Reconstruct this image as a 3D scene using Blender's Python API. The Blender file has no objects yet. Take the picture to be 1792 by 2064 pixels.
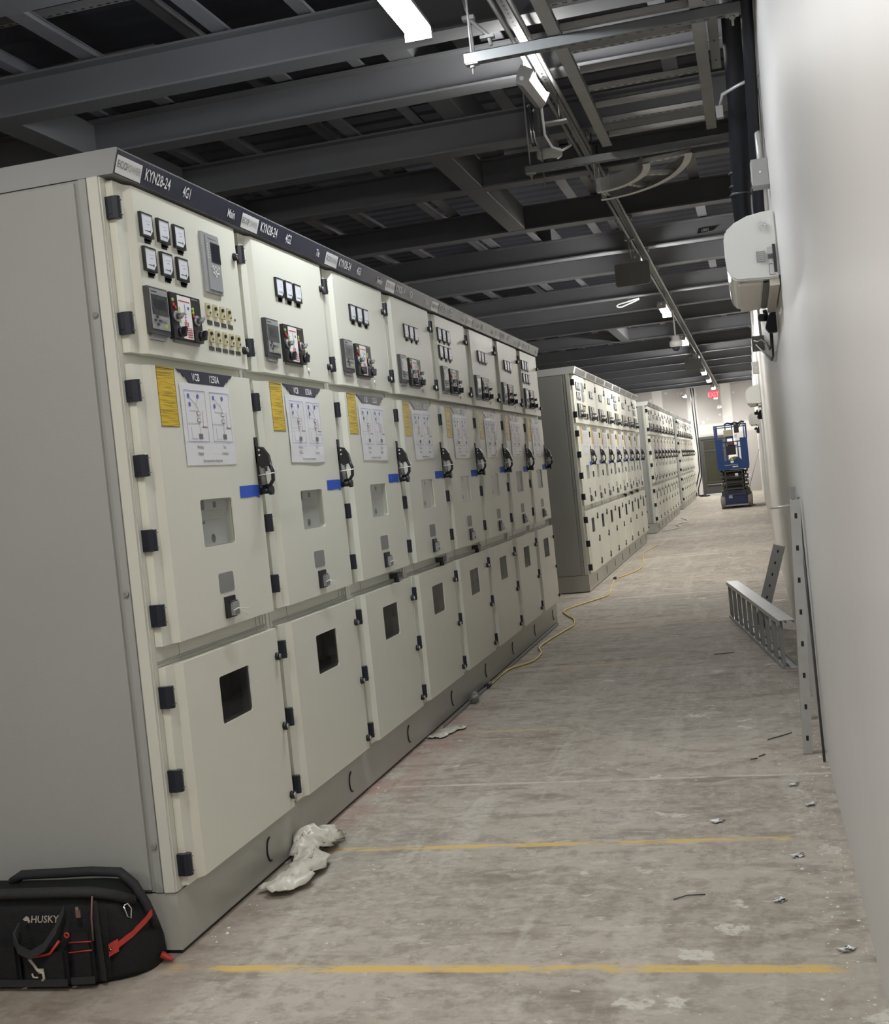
import bpy, bmesh, math, random
from mathutils import Vector, Matrix
from math import sin, cos, pi, radians as RD

random.seed(7)
C = bpy.context.scene.collection
SC = bpy.context.scene

# ------------------------------------------------------------------ materials
def new_mat(name):
    m = bpy.data.materials.new(name); m.use_nodes = True
    nt = m.node_tree; nt.nodes.clear()
    out = nt.nodes.new('ShaderNodeOutputMaterial')
    b = nt.nodes.new('ShaderNodeBsdfPrincipled')
    nt.links.new(b.outputs[0], out.inputs[0])
    return m, nt, b, out

def srgb(r, g, b):
    f = lambda c: (c/255/12.92) if c/255 <= 0.04045 else ((c/255+0.055)/1.055)**2.4
    return (f(r), f(g), f(b), 1)

def mat(name, col, rough=0.5, metal=0.0, var=0.06, scale=6.0, bump=0.0, bscale=60.0, spec=0.5, coat=0.0):
    m, nt, b, out = new_mat(name)
    tc = nt.nodes.new('ShaderNodeTexCoord')
    n = nt.nodes.new('ShaderNodeTexNoise'); n.inputs['Scale'].default_value = scale
    n.inputs['Detail'].default_value = 4
    nt.links.new(tc.outputs['Object'], n.inputs['Vector'])
    mx = nt.nodes.new('ShaderNodeMix'); mx.data_type = 'RGBA'
    lo = tuple(c*(1-var) for c in col[:3])+(1,); hi = tuple(min(1, c*(1+var)) for c in col[:3])+(1,)
    mx.inputs[6].default_value = lo; mx.inputs[7].default_value = hi
    nt.links.new(n.outputs['Fac'], mx.inputs[0])
    nt.links.new(mx.outputs[2], b.inputs['Base Color'])
    b.inputs['Roughness'].default_value = rough; b.inputs['Metallic'].default_value = metal
    b.inputs['Specular IOR Level'].default_value = spec
    b.inputs['Coat Weight'].default_value = coat
    if bump:
        n2 = nt.nodes.new('ShaderNodeTexNoise'); n2.inputs['Scale'].default_value = bscale
        n2.inputs['Detail'].default_value = 3
        nt.links.new(tc.outputs['Object'], n2.inputs['Vector'])
        bp = nt.nodes.new('ShaderNodeBump'); bp.inputs['Strength'].default_value = bump
        bp.inputs['Distance'].default_value = 0.004
        nt.links.new(n2.outputs['Fac'], bp.inputs['Height'])
        nt.links.new(bp.outputs[0], b.inputs['Normal'])
    return m

def emit(name, col, s):
    m, nt, b, out = new_mat(name)
    b.inputs['Base Color'].default_value = col
    b.inputs['Emission Color'].default_value = col
    b.inputs['Emission Strength'].default_value = s
    return m

def glass(name, tint=(1, 1, 1, 1), refl=1.0, fac=0.08):
    m, nt, b, out = new_mat(name)
    nt.nodes.remove(b)
    t = nt.nodes.new('ShaderNodeBsdfTransparent'); t.inputs[0].default_value = tint
    g = nt.nodes.new('ShaderNodeBsdfGlossy'); g.inputs['Roughness'].default_value = 0.04
    lw = nt.nodes.new('ShaderNodeLayerWeight'); lw.inputs[0].default_value = 0.35
    mth = nt.nodes.new('ShaderNodeMath'); mth.operation = 'MULTIPLY_ADD'
    mth.inputs[1].default_value = refl*0.45; mth.inputs[2].default_value = fac
    nt.links.new(lw.outputs['Fresnel'], mth.inputs[0])
    mx = nt.nodes.new('ShaderNodeMixShader')
    nt.links.new(mth.outputs[0], mx.inputs[0])
    nt.links.new(t.outputs[0], mx.inputs[1]); nt.links.new(g.outputs[0], mx.inputs[2])
    nt.links.new(mx.outputs[0], out.inputs[0])
    return m

M = {}
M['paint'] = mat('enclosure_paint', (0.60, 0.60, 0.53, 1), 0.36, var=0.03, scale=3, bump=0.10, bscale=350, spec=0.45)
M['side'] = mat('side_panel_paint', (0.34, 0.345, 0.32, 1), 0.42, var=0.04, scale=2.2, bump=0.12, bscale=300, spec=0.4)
M['door'] = mat('door_paint', (0.68, 0.675, 0.585, 1), 0.33, var=0.025, scale=3, bump=0.12, bscale=320, spec=0.5)
M['plinth'] = mat('plinth_paint', (0.42, 0.42, 0.38, 1), 0.30, var=0.06, scale=3, spec=0.5)
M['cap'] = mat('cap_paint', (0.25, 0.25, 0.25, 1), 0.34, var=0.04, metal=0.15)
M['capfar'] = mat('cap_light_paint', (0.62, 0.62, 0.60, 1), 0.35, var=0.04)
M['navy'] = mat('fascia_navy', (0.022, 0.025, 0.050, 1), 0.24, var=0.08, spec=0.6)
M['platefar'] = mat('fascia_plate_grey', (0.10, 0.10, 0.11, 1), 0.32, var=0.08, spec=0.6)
M['white'] = mat('white_print', (0.80, 0.80, 0.79, 1), 0.4, var=0.02)
M['badge'] = mat('badge_silver', (0.74, 0.74, 0.73, 1), 0.25, var=0.03)
M['greytext'] = mat('grey_print', (0.16, 0.16, 0.165, 1), 0.5, var=0.02)
M['palegrey'] = mat('pale_grey_print', (0.40, 0.40, 0.40, 1), 0.5, var=0.02)
M['black'] = mat('black_plastic', (0.012, 0.012, 0.014, 1), 0.38, var=0.2)
M['hinge'] = mat('hinge_dark', (0.010, 0.012, 0.022, 1), 0.32, var=0.2)
M['dgrey'] = mat('dark_grey_plastic', (0.055, 0.055, 0.058, 1), 0.42, var=0.1)
M['mgrey'] = mat('mid_grey_plastic', (0.22, 0.22, 0.215, 1), 0.45, var=0.06)
M['silver'] = mat('silver_face', (0.36, 0.365, 0.37, 1), 0.38, var=0.04, metal=0.3)
M['dial'] = mat('meter_dial', (0.74, 0.77, 0.82, 1), 0.25, var=0.03, spec=0.6)
M['screen'] = mat('dark_screen', (0.02, 0.022, 0.032, 1), 0.12, var=0.2, spec=0.7)
M['lcd'] = mat('lcd_grey', (0.05, 0.055, 0.055, 1), 0.15, var=0.3, scale=20, spec=0.7)
M['paper'] = mat('paper_white', (0.74, 0.74, 0.76, 1), 0.3, var=0.03, bump=0.35, bscale=14, spec=0.6)
M['red'] = mat('red_print', (0.55, 0.03, 0.05, 1), 0.5, var=0.05)
M['blueprint'] = mat('blue_print', (0.10, 0.13, 0.42, 1), 0.5, var=0.05)
M['green'] = mat('indicator_yellow_green', (0.42, 0.55, 0.08, 1), 0.3, var=0.05)
M['ivory'] = mat('ivory_plastic', (0.55, 0.50, 0.30, 1), 0.45, var=0.05)
M['tape'] = mat('blue_masking_tape', (0.03, 0.10, 0.52, 1), 0.55, var=0.12, scale=30)
M['chrome'] = mat('bright_steel', (0.62, 0.62, 0.62, 1), 0.2, metal=1.0, var=0.05)
M['galv'] = mat('galvanised_steel', (0.50, 0.50, 0.49, 1), 0.36, metal=0.40, var=0.18, scale=14)
M['galvd'] = mat('dull_galvanised', (0.30, 0.295, 0.285, 1), 0.55, metal=0.25, var=0.15, scale=10)
M['beam'] = mat('grey_beam_paint', (0.175, 0.178, 0.19, 1), 0.55, var=0.12, scale=2.5, spec=0.35)
M['galvk'] = mat('dark_galvanised', (0.13, 0.135, 0.135, 1), 0.5, metal=0.2, var=0.15, scale=10)
M['purlin'] = mat('purlin_steel', (0.27, 0.27, 0.29, 1), 0.45, metal=0.3, var=0.25, scale=5)
M['deck'] = mat('roof_deck_dark', (0.085, 0.09, 0.115, 1), 0.7, var=0.4, scale=1.5)
M['acwhite'] = mat('air_conditioner_white', (0.60, 0.60, 0.575, 1), 0.14, var=0.02, spec=0.6)
M['flap'] = mat('flap_beige', (0.62, 0.58, 0.52, 1), 0.3, var=0.04)
M['rubber'] = mat('rubber_black', (0.010, 0.010, 0.012, 1), 0.6, var=0.2)
M['foam'] = mat('foam_pipe_black', (0.008, 0.009, 0.016, 1), 0.55, var=0.3)
M['wheel'] = mat('grey_rubber_tyre', (0.24, 0.22, 0.20, 1), 0.8, var=0.1)
M['liftblue'] = mat('lift_blue_paint', (0.008, 0.042, 0.17, 1), 0.35, var=0.1)
M['liftdark'] = mat('lift_dark_blue', (0.012, 0.02, 0.09, 1), 0.45, var=0.1)
M['arm'] = mat('scissor_dark_grey', (0.055, 0.055, 0.05, 1), 0.5, var=0.2)
M['maroon'] = mat('maroon_case', (0.10, 0.02, 0.02, 1), 0.5, var=0.1)
M['tan'] = mat('manual_box_tan', (0.42, 0.38, 0.28, 1), 0.6, var=0.15, scale=20)
M['bronze'] = mat('dark_bronze_frame', (0.060, 0.058, 0.055, 1), 0.45, var=0.1)
M['darkpane'] = mat('dark_door_pane', (0.045, 0.045, 0.030, 1), 0.12, var=0.2, spec=0.7)
M['fabric'] = mat('black_bag_fabric', (0.011, 0.011, 0.012, 1), 0.75, var=0.35, scale=60, bump=0.5, bscale=220, spec=0.3)
M['fabric2'] = mat('dark_bag_webbing', (0.028, 0.028, 0.030, 1), 0.7, var=0.2, scale=80, bump=0.4, bscale=300, spec=0.3)
M['bagred'] = mat('bag_red_trim', (0.42, 0.035, 0.025, 1), 0.55, var=0.12)
M['bagtan'] = mat('bag_tan_trim', (0.16, 0.10, 0.075, 1), 0.6, var=0.12)
M['logo'] = mat('bag_logo_tan', (0.42, 0.37, 0.31, 1), 0.6, var=0.05)
M['cord'] = mat('yellow_cord', (0.66, 0.50, 0.14, 1), 0.5, var=0.08)
M['sheet'] = mat('plastic_sheet', (0.54, 0.51, 0.435, 1), 0.35, var=0.08, scale=9, bump=0.3, bscale=30, spec=0.5)
M['mud'] = mat('plaster_white', (0.70, 0.67, 0.60, 1), 0.8, var=0.08)
M['redtag'] = mat('copper_tag', (0.35, 0.12, 0.09, 1), 0.5, var=0.4, scale=60)
M['lamp'] = emit('lamp_lens_glow', (1.0, 0.985, 0.95, 1), 30.0)
M['lampcool'] = emit('lamp_lens_glow_cool', (0.90, 0.95, 1.0, 1), 24.0)
M['exit'] = emit('exit_sign_red', (1.0, 0.05, 0.07, 1), 0.13)
M['exitletter'] = emit('exit_letters_pink', (1.0, 0.22, 0.24, 1), 0.24)
M['pane'] = glass('window_pane_glass', (0.93, 0.94, 0.93, 1), 0.6, 0.05)
M['panedark'] = glass('smoked_window_glass', (0.50, 0.50, 0.52, 1), 0.6, 0.04)
M['bottle'] = glass('bottle_plastic', (0.80, 0.82, 0.83, 1), 1.2, 0.18)

def label_yellow():
    m, nt, b, out = new_mat('yellow_warning_label')
    tc = nt.nodes.new('ShaderNodeTexCoord')
    mp = nt.nodes.new('ShaderNodeMapping'); mp.inputs['Scale'].default_value = (1, 7, 330)
    nt.links.new(tc.outputs['Object'], mp.inputs[0])
    n = nt.nodes.new('ShaderNodeTexNoise'); n.inputs['Scale'].default_value = 1.0; n.inputs['Detail'].default_value = 3
    nt.links.new(mp.outputs[0], n.inputs['Vector'])
    cr = nt.nodes.new('ShaderNodeValToRGB')
    cr.color_ramp.elements[0].position = 0.44; cr.color_ramp.elements[0].color = (0.30, 0.21, 0.02, 1)
    cr.color_ramp.elements[1].position = 0.50; cr.color_ramp.elements[1].color = (0.68, 0.47, 0.03, 1)
    nt.links.new(n.outputs['Fac'], cr.inputs[0]); nt.links.new(cr.outputs[0], b.inputs['Base Color'])
    b.inputs['Roughness'].default_value = 0.35
    return m
M['yellow'] = label_yellow()

def N(nt, t, **kw):
    n = nt.nodes.new(t)
    for k, v in kw.items():
        if k in n.inputs: n.inputs[k].default_value = v
        else: setattr(n, k, v)
    return n

def floor_mat():
    m, nt, b, out = new_mat('worn_concrete_floor')
    L = nt.links.new
    tc = N(nt, 'ShaderNodeTexCoord')
    def math_(op, a, bb=None, c=None, clamp=False):
        n = N(nt, 'ShaderNodeMath', operation=op); n.use_clamp = clamp
        for i, v in enumerate((a, bb, c)):
            if v is None: continue
            if isinstance(v, (int, float)): n.inputs[i].default_value = v
            else: L(v, n.inputs[i])
        return n.outputs[0]
    def noise(scale, detail=5, rough=0.55, vec=None, dist=0.0):
        n = N(nt, 'ShaderNodeTexNoise', Scale=scale, Detail=detail, Roughness=rough, Distortion=dist)
        L(vec if vec else tc.outputs['Object'], n.inputs['Vector']); return n.outputs['Fac']
    def mapping(sc, loc=(0, 0, 0), rot=0):
        n = N(nt, 'ShaderNodeMapping'); n.inputs['Scale'].default_value = sc; n.inputs['Location'].default_value = loc
        n.inputs['Rotation'].default_value = (0, 0, rot)
        L(tc.outputs['Object'], n.inputs[0]); return n.outputs[0]
    def mixc(f, a, bcol):
        n = N(nt, 'ShaderNodeMix', data_type='RGBA')
        if isinstance(f, (int, float)): n.inputs[0].default_value = f
        else: L(f, n.inputs[0])
        for i, v in ((6, a), (7, bcol)):
            if isinstance(v, tuple): n.inputs[i].default_value = v
            else: L(v, n.inputs[i])
        return n.outputs[2]
    def ramp(v, p0, p1):
        n = N(nt, 'ShaderNodeMapRange'); n.clamp = True
        L(v, n.inputs[0]); n.inputs[1].default_value = p0; n.inputs[2].default_value = p1
        return n.outputs[0]
    sep = N(nt, 'ShaderNodeSeparateXYZ'); L(tc.outputs['Object'], sep.inputs[0])
    X, Y = sep.outputs[0], sep.outputs[1]
    base = mixc(ramp(noise(1.1, 6, 0.6), 0.35, 0.65), (0.29, 0.25, 0.205, 1), (0.47, 0.415, 0.35, 1))
    fine = noise(28, 6, 0.7)
    base = mixc(math_('MULTIPLY', ramp(fine, 0.40, 0.62), 0.6), base, (0.47, 0.43, 0.37, 1))
    base = mixc(math_('MULTIPLY', ramp(noise(9, 6, 0.75), 0.50, 0.60), 0.5), base, (0.22, 0.185, 0.15, 1))
    # greenish grey clean areas
    base = mixc(math_('MULTIPLY', ramp(noise(0.55, 3, 0.5), 0.52, 0.66), 0.45), base, (0.27, 0.27, 0.225, 1))
    # brown dirt streaks
    st = noise(2.2, 5, 0.65, mapping((1, 2.6, 1)))
    base = mixc(math_('MULTIPLY', ramp(st, 0.54, 0.68), 0.7), base, (0.20, 0.165, 0.13, 1))
    # light scuffs, elongated across
    sc = noise(7.5, 6, 0.68, mapping((0.9, 1.5, 1)), 0.4)
    base = mixc(math_('MULTIPLY', ramp(sc, 0.54, 0.64), 0.6), base, (0.52, 0.48, 0.42, 1))
    sc2 = noise(17, 3, 0.55, mapping((1.0, 1.5, 1), (7, 3, 0)), 0.5)
    base = mixc(math_('MULTIPLY', ramp(sc2, 0.675, 0.70), 0.7), base, (0.60, 0.56, 0.49, 1))
    # joint compound splats, more of them towards the right wall
    v = N(nt, 'ShaderNodeTexVoronoi', Scale=3.4); v.feature = 'F1'
    wv = N(nt, 'ShaderNodeTexNoise', Scale=9.0, Detail=3)
    L(tc.outputs['Object'], wv.inputs['Vector'])
    av = N(nt, 'ShaderNodeVectorMath', operation='MULTIPLY_ADD'); L(wv.outputs['Color'], av.inputs[0])
    av.inputs[1].default_value = (0.22, 0.16, 0); L(tc.outputs['Object'], av.inputs[2])
    L(av.outputs[0], v.inputs['Vector'])
    near = ramp(X, -1.5, 0.15)
    thr = math_('MULTIPLY_ADD', near, 0.10, 0.09)
    spl = math_('MULTIPLY', ramp(math_('SUBTRACT', math_('ADD', thr, math_('MULTIPLY', math_('SUBTRACT', noise(14, 5, 0.7), 0.5), 0.35)), v.outputs['Distance']), -0.01, 0.03), ramp(noise(40, 4, 0.7), 0.36, 0.50))
    pick = ramp(noise(1.9, 1), 0.42, 0.50)
    base = mixc(math_('MULTIPLY', math_('MULTIPLY', spl, pick), 0.85), base, (0.64, 0.61, 0.54, 1))
    # long traffic marks down the aisle
    tr = noise(2.4, 4, 0.6, mapping((2.2, 0.22, 1), (2, 0, 0), 0.12))
    base = mixc(math_('MULTIPLY', math_('MULTIPLY', ramp(tr, 0.54, 0.62), ramp(fine, 0.35, 0.55)), 0.40), base, (0.56, 0.53, 0.45, 1))
    # survey lines across the aisle
    wear = ramp(noise(4.5, 5, 0.7, mapping((1, 3, 1))), 0.40, 0.52)
    def stripe(y0, w, x0, x1, col, amt, base, slope=0.0):
        yy = math_('ADD', Y, math_('MULTIPLY', X, -slope))
        wob = math_('MULTIPLY', math_('SUBTRACT', noise(6, 2), 0.5), 0.02)
        d = math_('ABSOLUTE', math_('SUBTRACT', math_('ADD', yy, wob), y0))
        a = ramp(d, w/2+0.008, w/2-0.004)
        xa = ramp(X, x0-0.06, x0+0.02); xb = ramp(X, x1+0.06, x1-0.02)
        f = math_('MULTIPLY', math_('MULTIPLY', a, xa), xb)
        f = math_('MULTIPLY', math_('MULTIPLY', f, wear), amt)
        return mixc(f, base, col)
    Yc = (0.66, 0.46, 0.15, 1); Wc = (0.62, 0.57, 0.47, 1)
    base = stripe(3.46, 0.048, -2.08, 0.08, Yc, 0.95, base)
    base = stripe(4.635, 0.042, -1.80, 0.02, Yc, 0.85, base)
    base = stripe(5.55, 0.022, -1.80, 0.2, Wc, 0.75, base, -0.025)
    base = stripe(6.75, 0.05, -1.75, -1.2, Yc, 0.35, base)
    base = stripe(8.85, 0.05, -1.80, -0.7, Yc, 0.6, base)
    base = stripe(10.85, 0.06, -1.65, -0.3, Yc, 0.55, base)
    base = stripe(13.2, 0.08, -1.6, -0.2, Wc, 0.7, base)
    base = stripe(18.2, 0.10, -1.7, -0.4, Wc, 0.6, base)
    base = stripe(22.5, 0.12, -1.9, -0.2, Wc, 0.6, base)
    # red chalk by the plinth
    rc = math_('MULTIPLY', ramp(Y, 4.7, 5.6), ramp(Y, 8.0, 6.7))
    rc = math_('MULTIPLY', rc, ramp(X, -1.62, -1.93))
    rc = math_('MULTIPLY', rc, ramp(noise(3.5, 4), 0.38, 0.62))
    base = mixc(math_('MULTIPLY', rc, 0.75), base, (0.34, 0.15, 0.12, 1))
    bd = math_('MULTIPLY', ramp(X, -1.72, -1.86), ramp(Y, 4.6, 4.1))
    base = mixc(math_('MULTIPLY', bd, 0.45), base, (0.17, 0.12, 0.095, 1))
    L(base, b.inputs['Base Color'])
    r = N(nt, 'ShaderNodeMapRange'); L(noise(3, 4), r.inputs[0])
    r.inputs[3].default_value = 0.62; r.inputs[4].default_value = 0.88
    L(r.outputs[0], b.inputs['Roughness'])
    b.inputs['Specular IOR Level'].default_value = 0.3
    bp = N(nt, 'ShaderNodeBump', Strength=0.25, Distance=0.004); L(fine, bp.inputs['Height'])
    L(bp.outputs[0], b.inputs['Normal'])
    return m
M['floor'] = floor_mat()

def wall_mat():
    m, nt, b, out = new_mat('white_painted_drywall')
    tc = N(nt, 'ShaderNodeTexCoord'); L = nt.links.new
    n = N(nt, 'ShaderNodeTexNoise', Scale=1.3, Detail=3); L(tc.outputs['Object'], n.inputs['Vector'])
    mx = N(nt, 'ShaderNodeMix', data_type='RGBA')
    mx.inputs[6].default_value = (0.59, 0.57, 0.55, 1); mx.inputs[7].default_value = (0.65, 0.63, 0.61, 1)
    L(n.outputs['Fac'], mx.inputs[0]); L(mx.outputs[2], b.inputs['Base Color'])
    b.inputs['Roughness'].default_value = 0.42; b.inputs['Specular IOR Level'].default_value = 0.35
    w = N(nt, 'ShaderNodeTexWave', Scale=0.13, Distortion=0.6); w.bands_direction = 'Y'; w.wave_profile = 'SIN'
    L(tc.outputs['Object'], w.inputs['Vector'])
    bp = N(nt, 'ShaderNodeBump', Strength=0.5, Distance=0.02); L(w.outputs['Fac'], bp.inputs['Height'])
    n2 = N(nt, 'ShaderNodeTexNoise', Scale=160, Detail=2); L(tc.outputs['Object'], n2.inputs['Vector'])
    bp2 = N(nt, 'ShaderNodeBump', Strength=0.12, Distance=0.002); L(n2.outputs['Fac'], bp2.inputs['Height'])
    L(bp.outputs[0], bp2.inputs['Normal']); L(bp2.outputs[0], b.inputs['Normal'])
    return m
M['wall'] = wall_mat()

def backwall_mat():
    m, nt, b, out = new_mat('taped_drywall')
    L = nt.links.new
    tc = N(nt, 'ShaderNodeTexCoord'); sep = N(nt, 'ShaderNodeSeparateXYZ'); L(tc.outputs['Object'], sep.inputs[0])
    def mt(op, a, v=None):
        n = N(nt, 'ShaderNodeMath', operation=op); L(a, n.inputs[0])
        if v is not None:
            if isinstance(v, (int, float)): n.inputs[1].default_value = v
            else: L(v, n.inputs[1])
        return n.outputs[0]
    def mr(a, p, q):
        n = N(nt, 'ShaderNodeMapRange'); L(a, n.inputs[0]); n.inputs[1].default_value = p; n.inputs[2].default_value = q
        return n.outputs[0]
    nz = N(nt, 'ShaderNodeTexNoise', Scale=1.5, Detail=3); L(tc.outputs['Object'], nz.inputs['Vector'])
    px = mt('ADD', mt('MULTIPLY', sep.outputs[0], 1/1.22), 0.12)
    fx = mt('ABSOLUTE', mt('SUBTRACT', mt('FRACT', px), 0.5))
    a = mr(mt('ADD', fx, mt('MULTIPLY', nz.outputs['Fac'], 0.06)), 0.19, 0.15)
    fz = mt('ABSOLUTE', mt('SUBTRACT', sep.outputs[2], 2.35))
    bnd = mr(fz, 0.22, 0.14)
    v = N(nt, 'ShaderNodeTexVoronoi', Scale=2.5); L(tc.outputs['Object'], v.inputs['Vector'])
    dots = mr(v.outputs['Distance'], 0.16, 0.10)
    f = mt('MAXIMUM', mt('MAXIMUM', a, mt('MULTIPLY', bnd, 0.6)), dots)
    mx = N(nt, 'ShaderNodeMix', data_type='RGBA'); L(f, mx.inputs[0])
    mx.inputs[6].default_value = (0.42, 0.40, 0.375, 1); mx.inputs[7].default_value = (0.66, 0.64, 0.60, 1)
    L(mx.outputs[2], b.inputs['Base Color']); b.inputs['Roughness'].default_value = 0.75
    return m
M['backwall'] = backwall_mat()

# ------------------------------------------------------------------ mesh builder
class MB:
    def __init__(s): s.v = []; s.f = []; s.m = []; s.sm = []; s.mats = []
    def mi(s, m):
        m = M[m] if isinstance(m, str) else m
        if m not in s.mats: s.mats.append(m)
        return s.mats.index(m)
    def add(s, vs, fs, m, smooth=False, T=None):
        o = len(s.v); i = s.mi(m)
        for p in vs:
            p = Vector(p)
            if T: p = T @ p
            s.v.append(tuple(p))
        for f in fs: s.f.append(tuple(o+k for k in f)); s.m.append(i); s.sm.append(smooth)
        return s
    def box(s, x0, x1, y0, y1, z0, z1, m, T=None):
        vs = [(x, y, z) for x in (x0, x1) for y in (y0, y1) for z in (z0, z1)]
        fs = [(0, 1, 3, 2), (4, 6, 7, 5), (0, 4, 5, 1), (2, 3, 7, 6), (0, 2, 6, 4), (1, 5, 7, 3)]
        return s.add(vs, fs, m, T=T)
    def prism(s, pts, axis, a, b, m, T=None, smooth=False):
        # pts: 2D outline in the two other axes, extruded along axis from a to b
        def P(p, t):
            if axis == 'x': return (t, p[0], p[1])
            if axis == 'y': return (p[0], t, p[1])
            return (p[0], p[1], t)
        n = len(pts)
        vs = [P(p, a) for p in pts]+[P(p, b) for p in pts]
        fs = [tuple(range(n))[::-1], tuple(range(n, 2*n))]
        s.add(vs, fs, m, T=T)
        s.add(vs, [(i, (i+1) % n, n+(i+1) % n, n+i) for i in range(n)], m, T=T, smooth=smooth)
        return s
    def cyl(s, p, q, r, m, n=12, r2=None, caps=True, smooth=True, T=None):
        p, q = Vector(p), Vector(q); d = (q-p)
        if d.length < 1e-9: return s
        d.normalize(); r2 = r if r2 is None else r2
        u = d.orthogonal().normalized(); w = d.cross(u)
        vs = [p+(u*cos(2*pi*i/n)+w*sin(2*pi*i/n))*r for i in range(n)]+[q+(u*cos(2*pi*i/n)+w*sin(2*pi*i/n))*r2 for i in range(n)]
        s.add(vs, [(i, (i+1) % n, n+(i+1) % n, n+i) for i in range(n)], m, smooth=smooth, T=T)
        if caps: s.add(vs, [tuple(range(n))[::-1], tuple(range(n, 2*n))], m, T=T)
        return s
    def tube(s, pts, r, m, n=8, T=None, closed=False):
        pts = [Vector(p) for p in pts]; k = len(pts); rings = []; u = None
        for i, p in enumerate(pts):
            a = pts[i-1] if (i or closed) else pts[0]; b = pts[(i+1) % k] if (i < k-1 or closed) else pts[-1]
            d = (b-a).normalized()
            if u is None: u = d.orthogonal().normalized()
            else:
                u = (u-d*u.dot(d))
                u = u.normalized() if u.length > 1e-6 else d.orthogonal().normalized()
            w = d.cross(u)
            rr = r[i] if isinstance(r, (list, tuple)) else r
            rings.append([p+(u*cos(2*pi*j/n)+w*sin(2*pi*j/n))*rr for j in range(n)])
        vs = [q for R in rings for q in R]; fs = []
        for i in range(k if closed else k-1):
            for j in range(n):
                fs.append((i*n+j, i*n+(j+1) % n, ((i+1) % k)*n+(j+1) % n, ((i+1) % k)*n+j))
        s.add(vs, fs, m, smooth=True, T=T)
        if not closed: s.add(vs, [tuple(range(n))[::-1], tuple(range((k-1)*n, k*n))], m, T=T)
        return s
    def ribbon(s, pts, width_vec, m, thick=0.002, T=None):
        pts = [Vector(p) for p in pts]; w = Vector(width_vec)/2; k = len(pts); vs = []
        for i, p in enumerate(pts):
            d = (pts[min(i+1, k-1)]-pts[max(i-1, 0)]).normalized(); nrm = d.cross(w).normalized()*thick/2
            vs += [p-w-nrm, p+w-nrm, p+w+nrm, p-w+nrm]
        fs = []
        for i in range(k-1):
            for j in range(4): fs.append((i*4+j, i*4+(j+1) % 4, (i+1)*4+(j+1) % 4, (i+1)*4+j))
        fs += [(3, 2, 1, 0), ((k-1)*4, (k-1)*4+1, (k-1)*4+2, (k-1)*4+3)]
        return s.add(vs, fs, m, T=T)
    def lathe(s, prof, m, o=(0, 0, 0), n=24, T=None, axis='z'):
        vs = []
        for (r, h) in prof:
            for j in range(n):
                a = 2*pi*j/n
                if axis == 'z': vs.append((o[0]+r*cos(a), o[1]+r*sin(a), o[2]+h))
                elif axis == 'x': vs.append((o[0]+h, o[1]+r*cos(a), o[2]+r*sin(a)))
                else: vs.append((o[0]+r*cos(a), o[1]+h, o[2]+r*sin(a)))
        k = len(prof)
        fs = [(i*n+j, i*n+(j+1) % n, (i+1)*n+(j+1) % n, (i+1)*n+j) for i in range(k-1) for j in range(n)]
        return s.add(vs, fs, m, smooth=True, T=T)
    def text(s, body, m, T, sx=1.0, size=1.0, align='LEFT'):
        vs, fs = text_geo(body, align)
        T2 = T @ Matrix.Diagonal((size*sx, size, size, 1))
        return s.add(vs, fs, m, T=T2)
    def build(s, name, parent=None, bevel=0.0, seg=1):
        me = bpy.data.meshes.new(name); me.from_pydata(s.v, [], s.f)
        for mm in s.mats: me.materials.append(mm)
        me.polygons.foreach_set('material_index', s.m); me.polygons.foreach_set('use_smooth', s.sm)
        me.update()
        bm = bmesh.new(); bm.from_mesh(me)
        bmesh.ops.remove_doubles(bm, verts=bm.verts, dist=1e-5)
        bmesh.ops.recalc_face_normals(bm, faces=bm.faces)
        if bevel:
            es = [e for e in bm.edges if len(e.link_faces) == 2 and e.calc_face_angle(0) > 0.5]
            bmesh.ops.bevel(bm, geom=es, offset=bevel, segments=seg, affect='EDGES', clamp_overlap=True)
        bm.to_mesh(me); bm.free()
        o = bpy.data.objects.new(name, me); C.objects.link(o)
        if parent: o.parent = parent
        return o

_tc = {}
def text_geo(body, align='LEFT'):
    k = (body, align)
    if k in _tc: return _tc[k]
    cu = bpy.data.curves.new('lettering', 'FONT'); cu.body = body; cu.size = 1.0; cu.align_x = align
    cu.resolution_u = 2; cu.offset = 0.012
    ob = bpy.data.objects.new('lettering', cu); C.objects.link(ob)
    bpy.context.view_layer.update()
    dg = bpy.context.evaluated_depsgraph_get()
    me = bpy.data.meshes.new_from_object(ob.evaluated_get(dg))
    vs = [tuple(v.co) for v in me.vertices]; fs = [tuple(p.vertices) for p in me.polygons]
    bpy.data.objects.remove(ob); bpy.data.curves.remove(cu); bpy.data.meshes.remove(me)
    _tc[k] = (vs, fs)
    return _tc[k]

def frameT(o, right, up):
    # matrix taking text x -> right, y -> up, located at o
    r = Vector(right).normalized(); u = Vector(up).normalized(); n = r.cross(u)
    return Matrix(((r.x, u.x, n.x, o[0]), (r.y, u.y, n.y, o[1]), (r.z, u.z, n.z, o[2]), (0, 0, 0, 1)))

def tag(o, label=None, cat=None, group=None, kind=None):
    if label: o['label'] = label
    if cat: o['category'] = cat
    if group: o['group'] = group
    if kind: o['kind'] = kind
    return o
def empty(name, loc=(0, 0, 0), rz=0):
    o = bpy.data.objects.new(name, None); C.objects.link(o); o.location = loc; o.rotation_euler = (0, 0, rz)
    o.empty_display_size = 0.1
    return o
def copy_tree(o, parent=None):
    c = o.copy(); C.objects.link(c)
    if parent: c.parent = parent
    for ch in list(o.children): copy_tree(ch, c)
    return c
def struct(o): o['kind'] = 'structure'; return o

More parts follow.
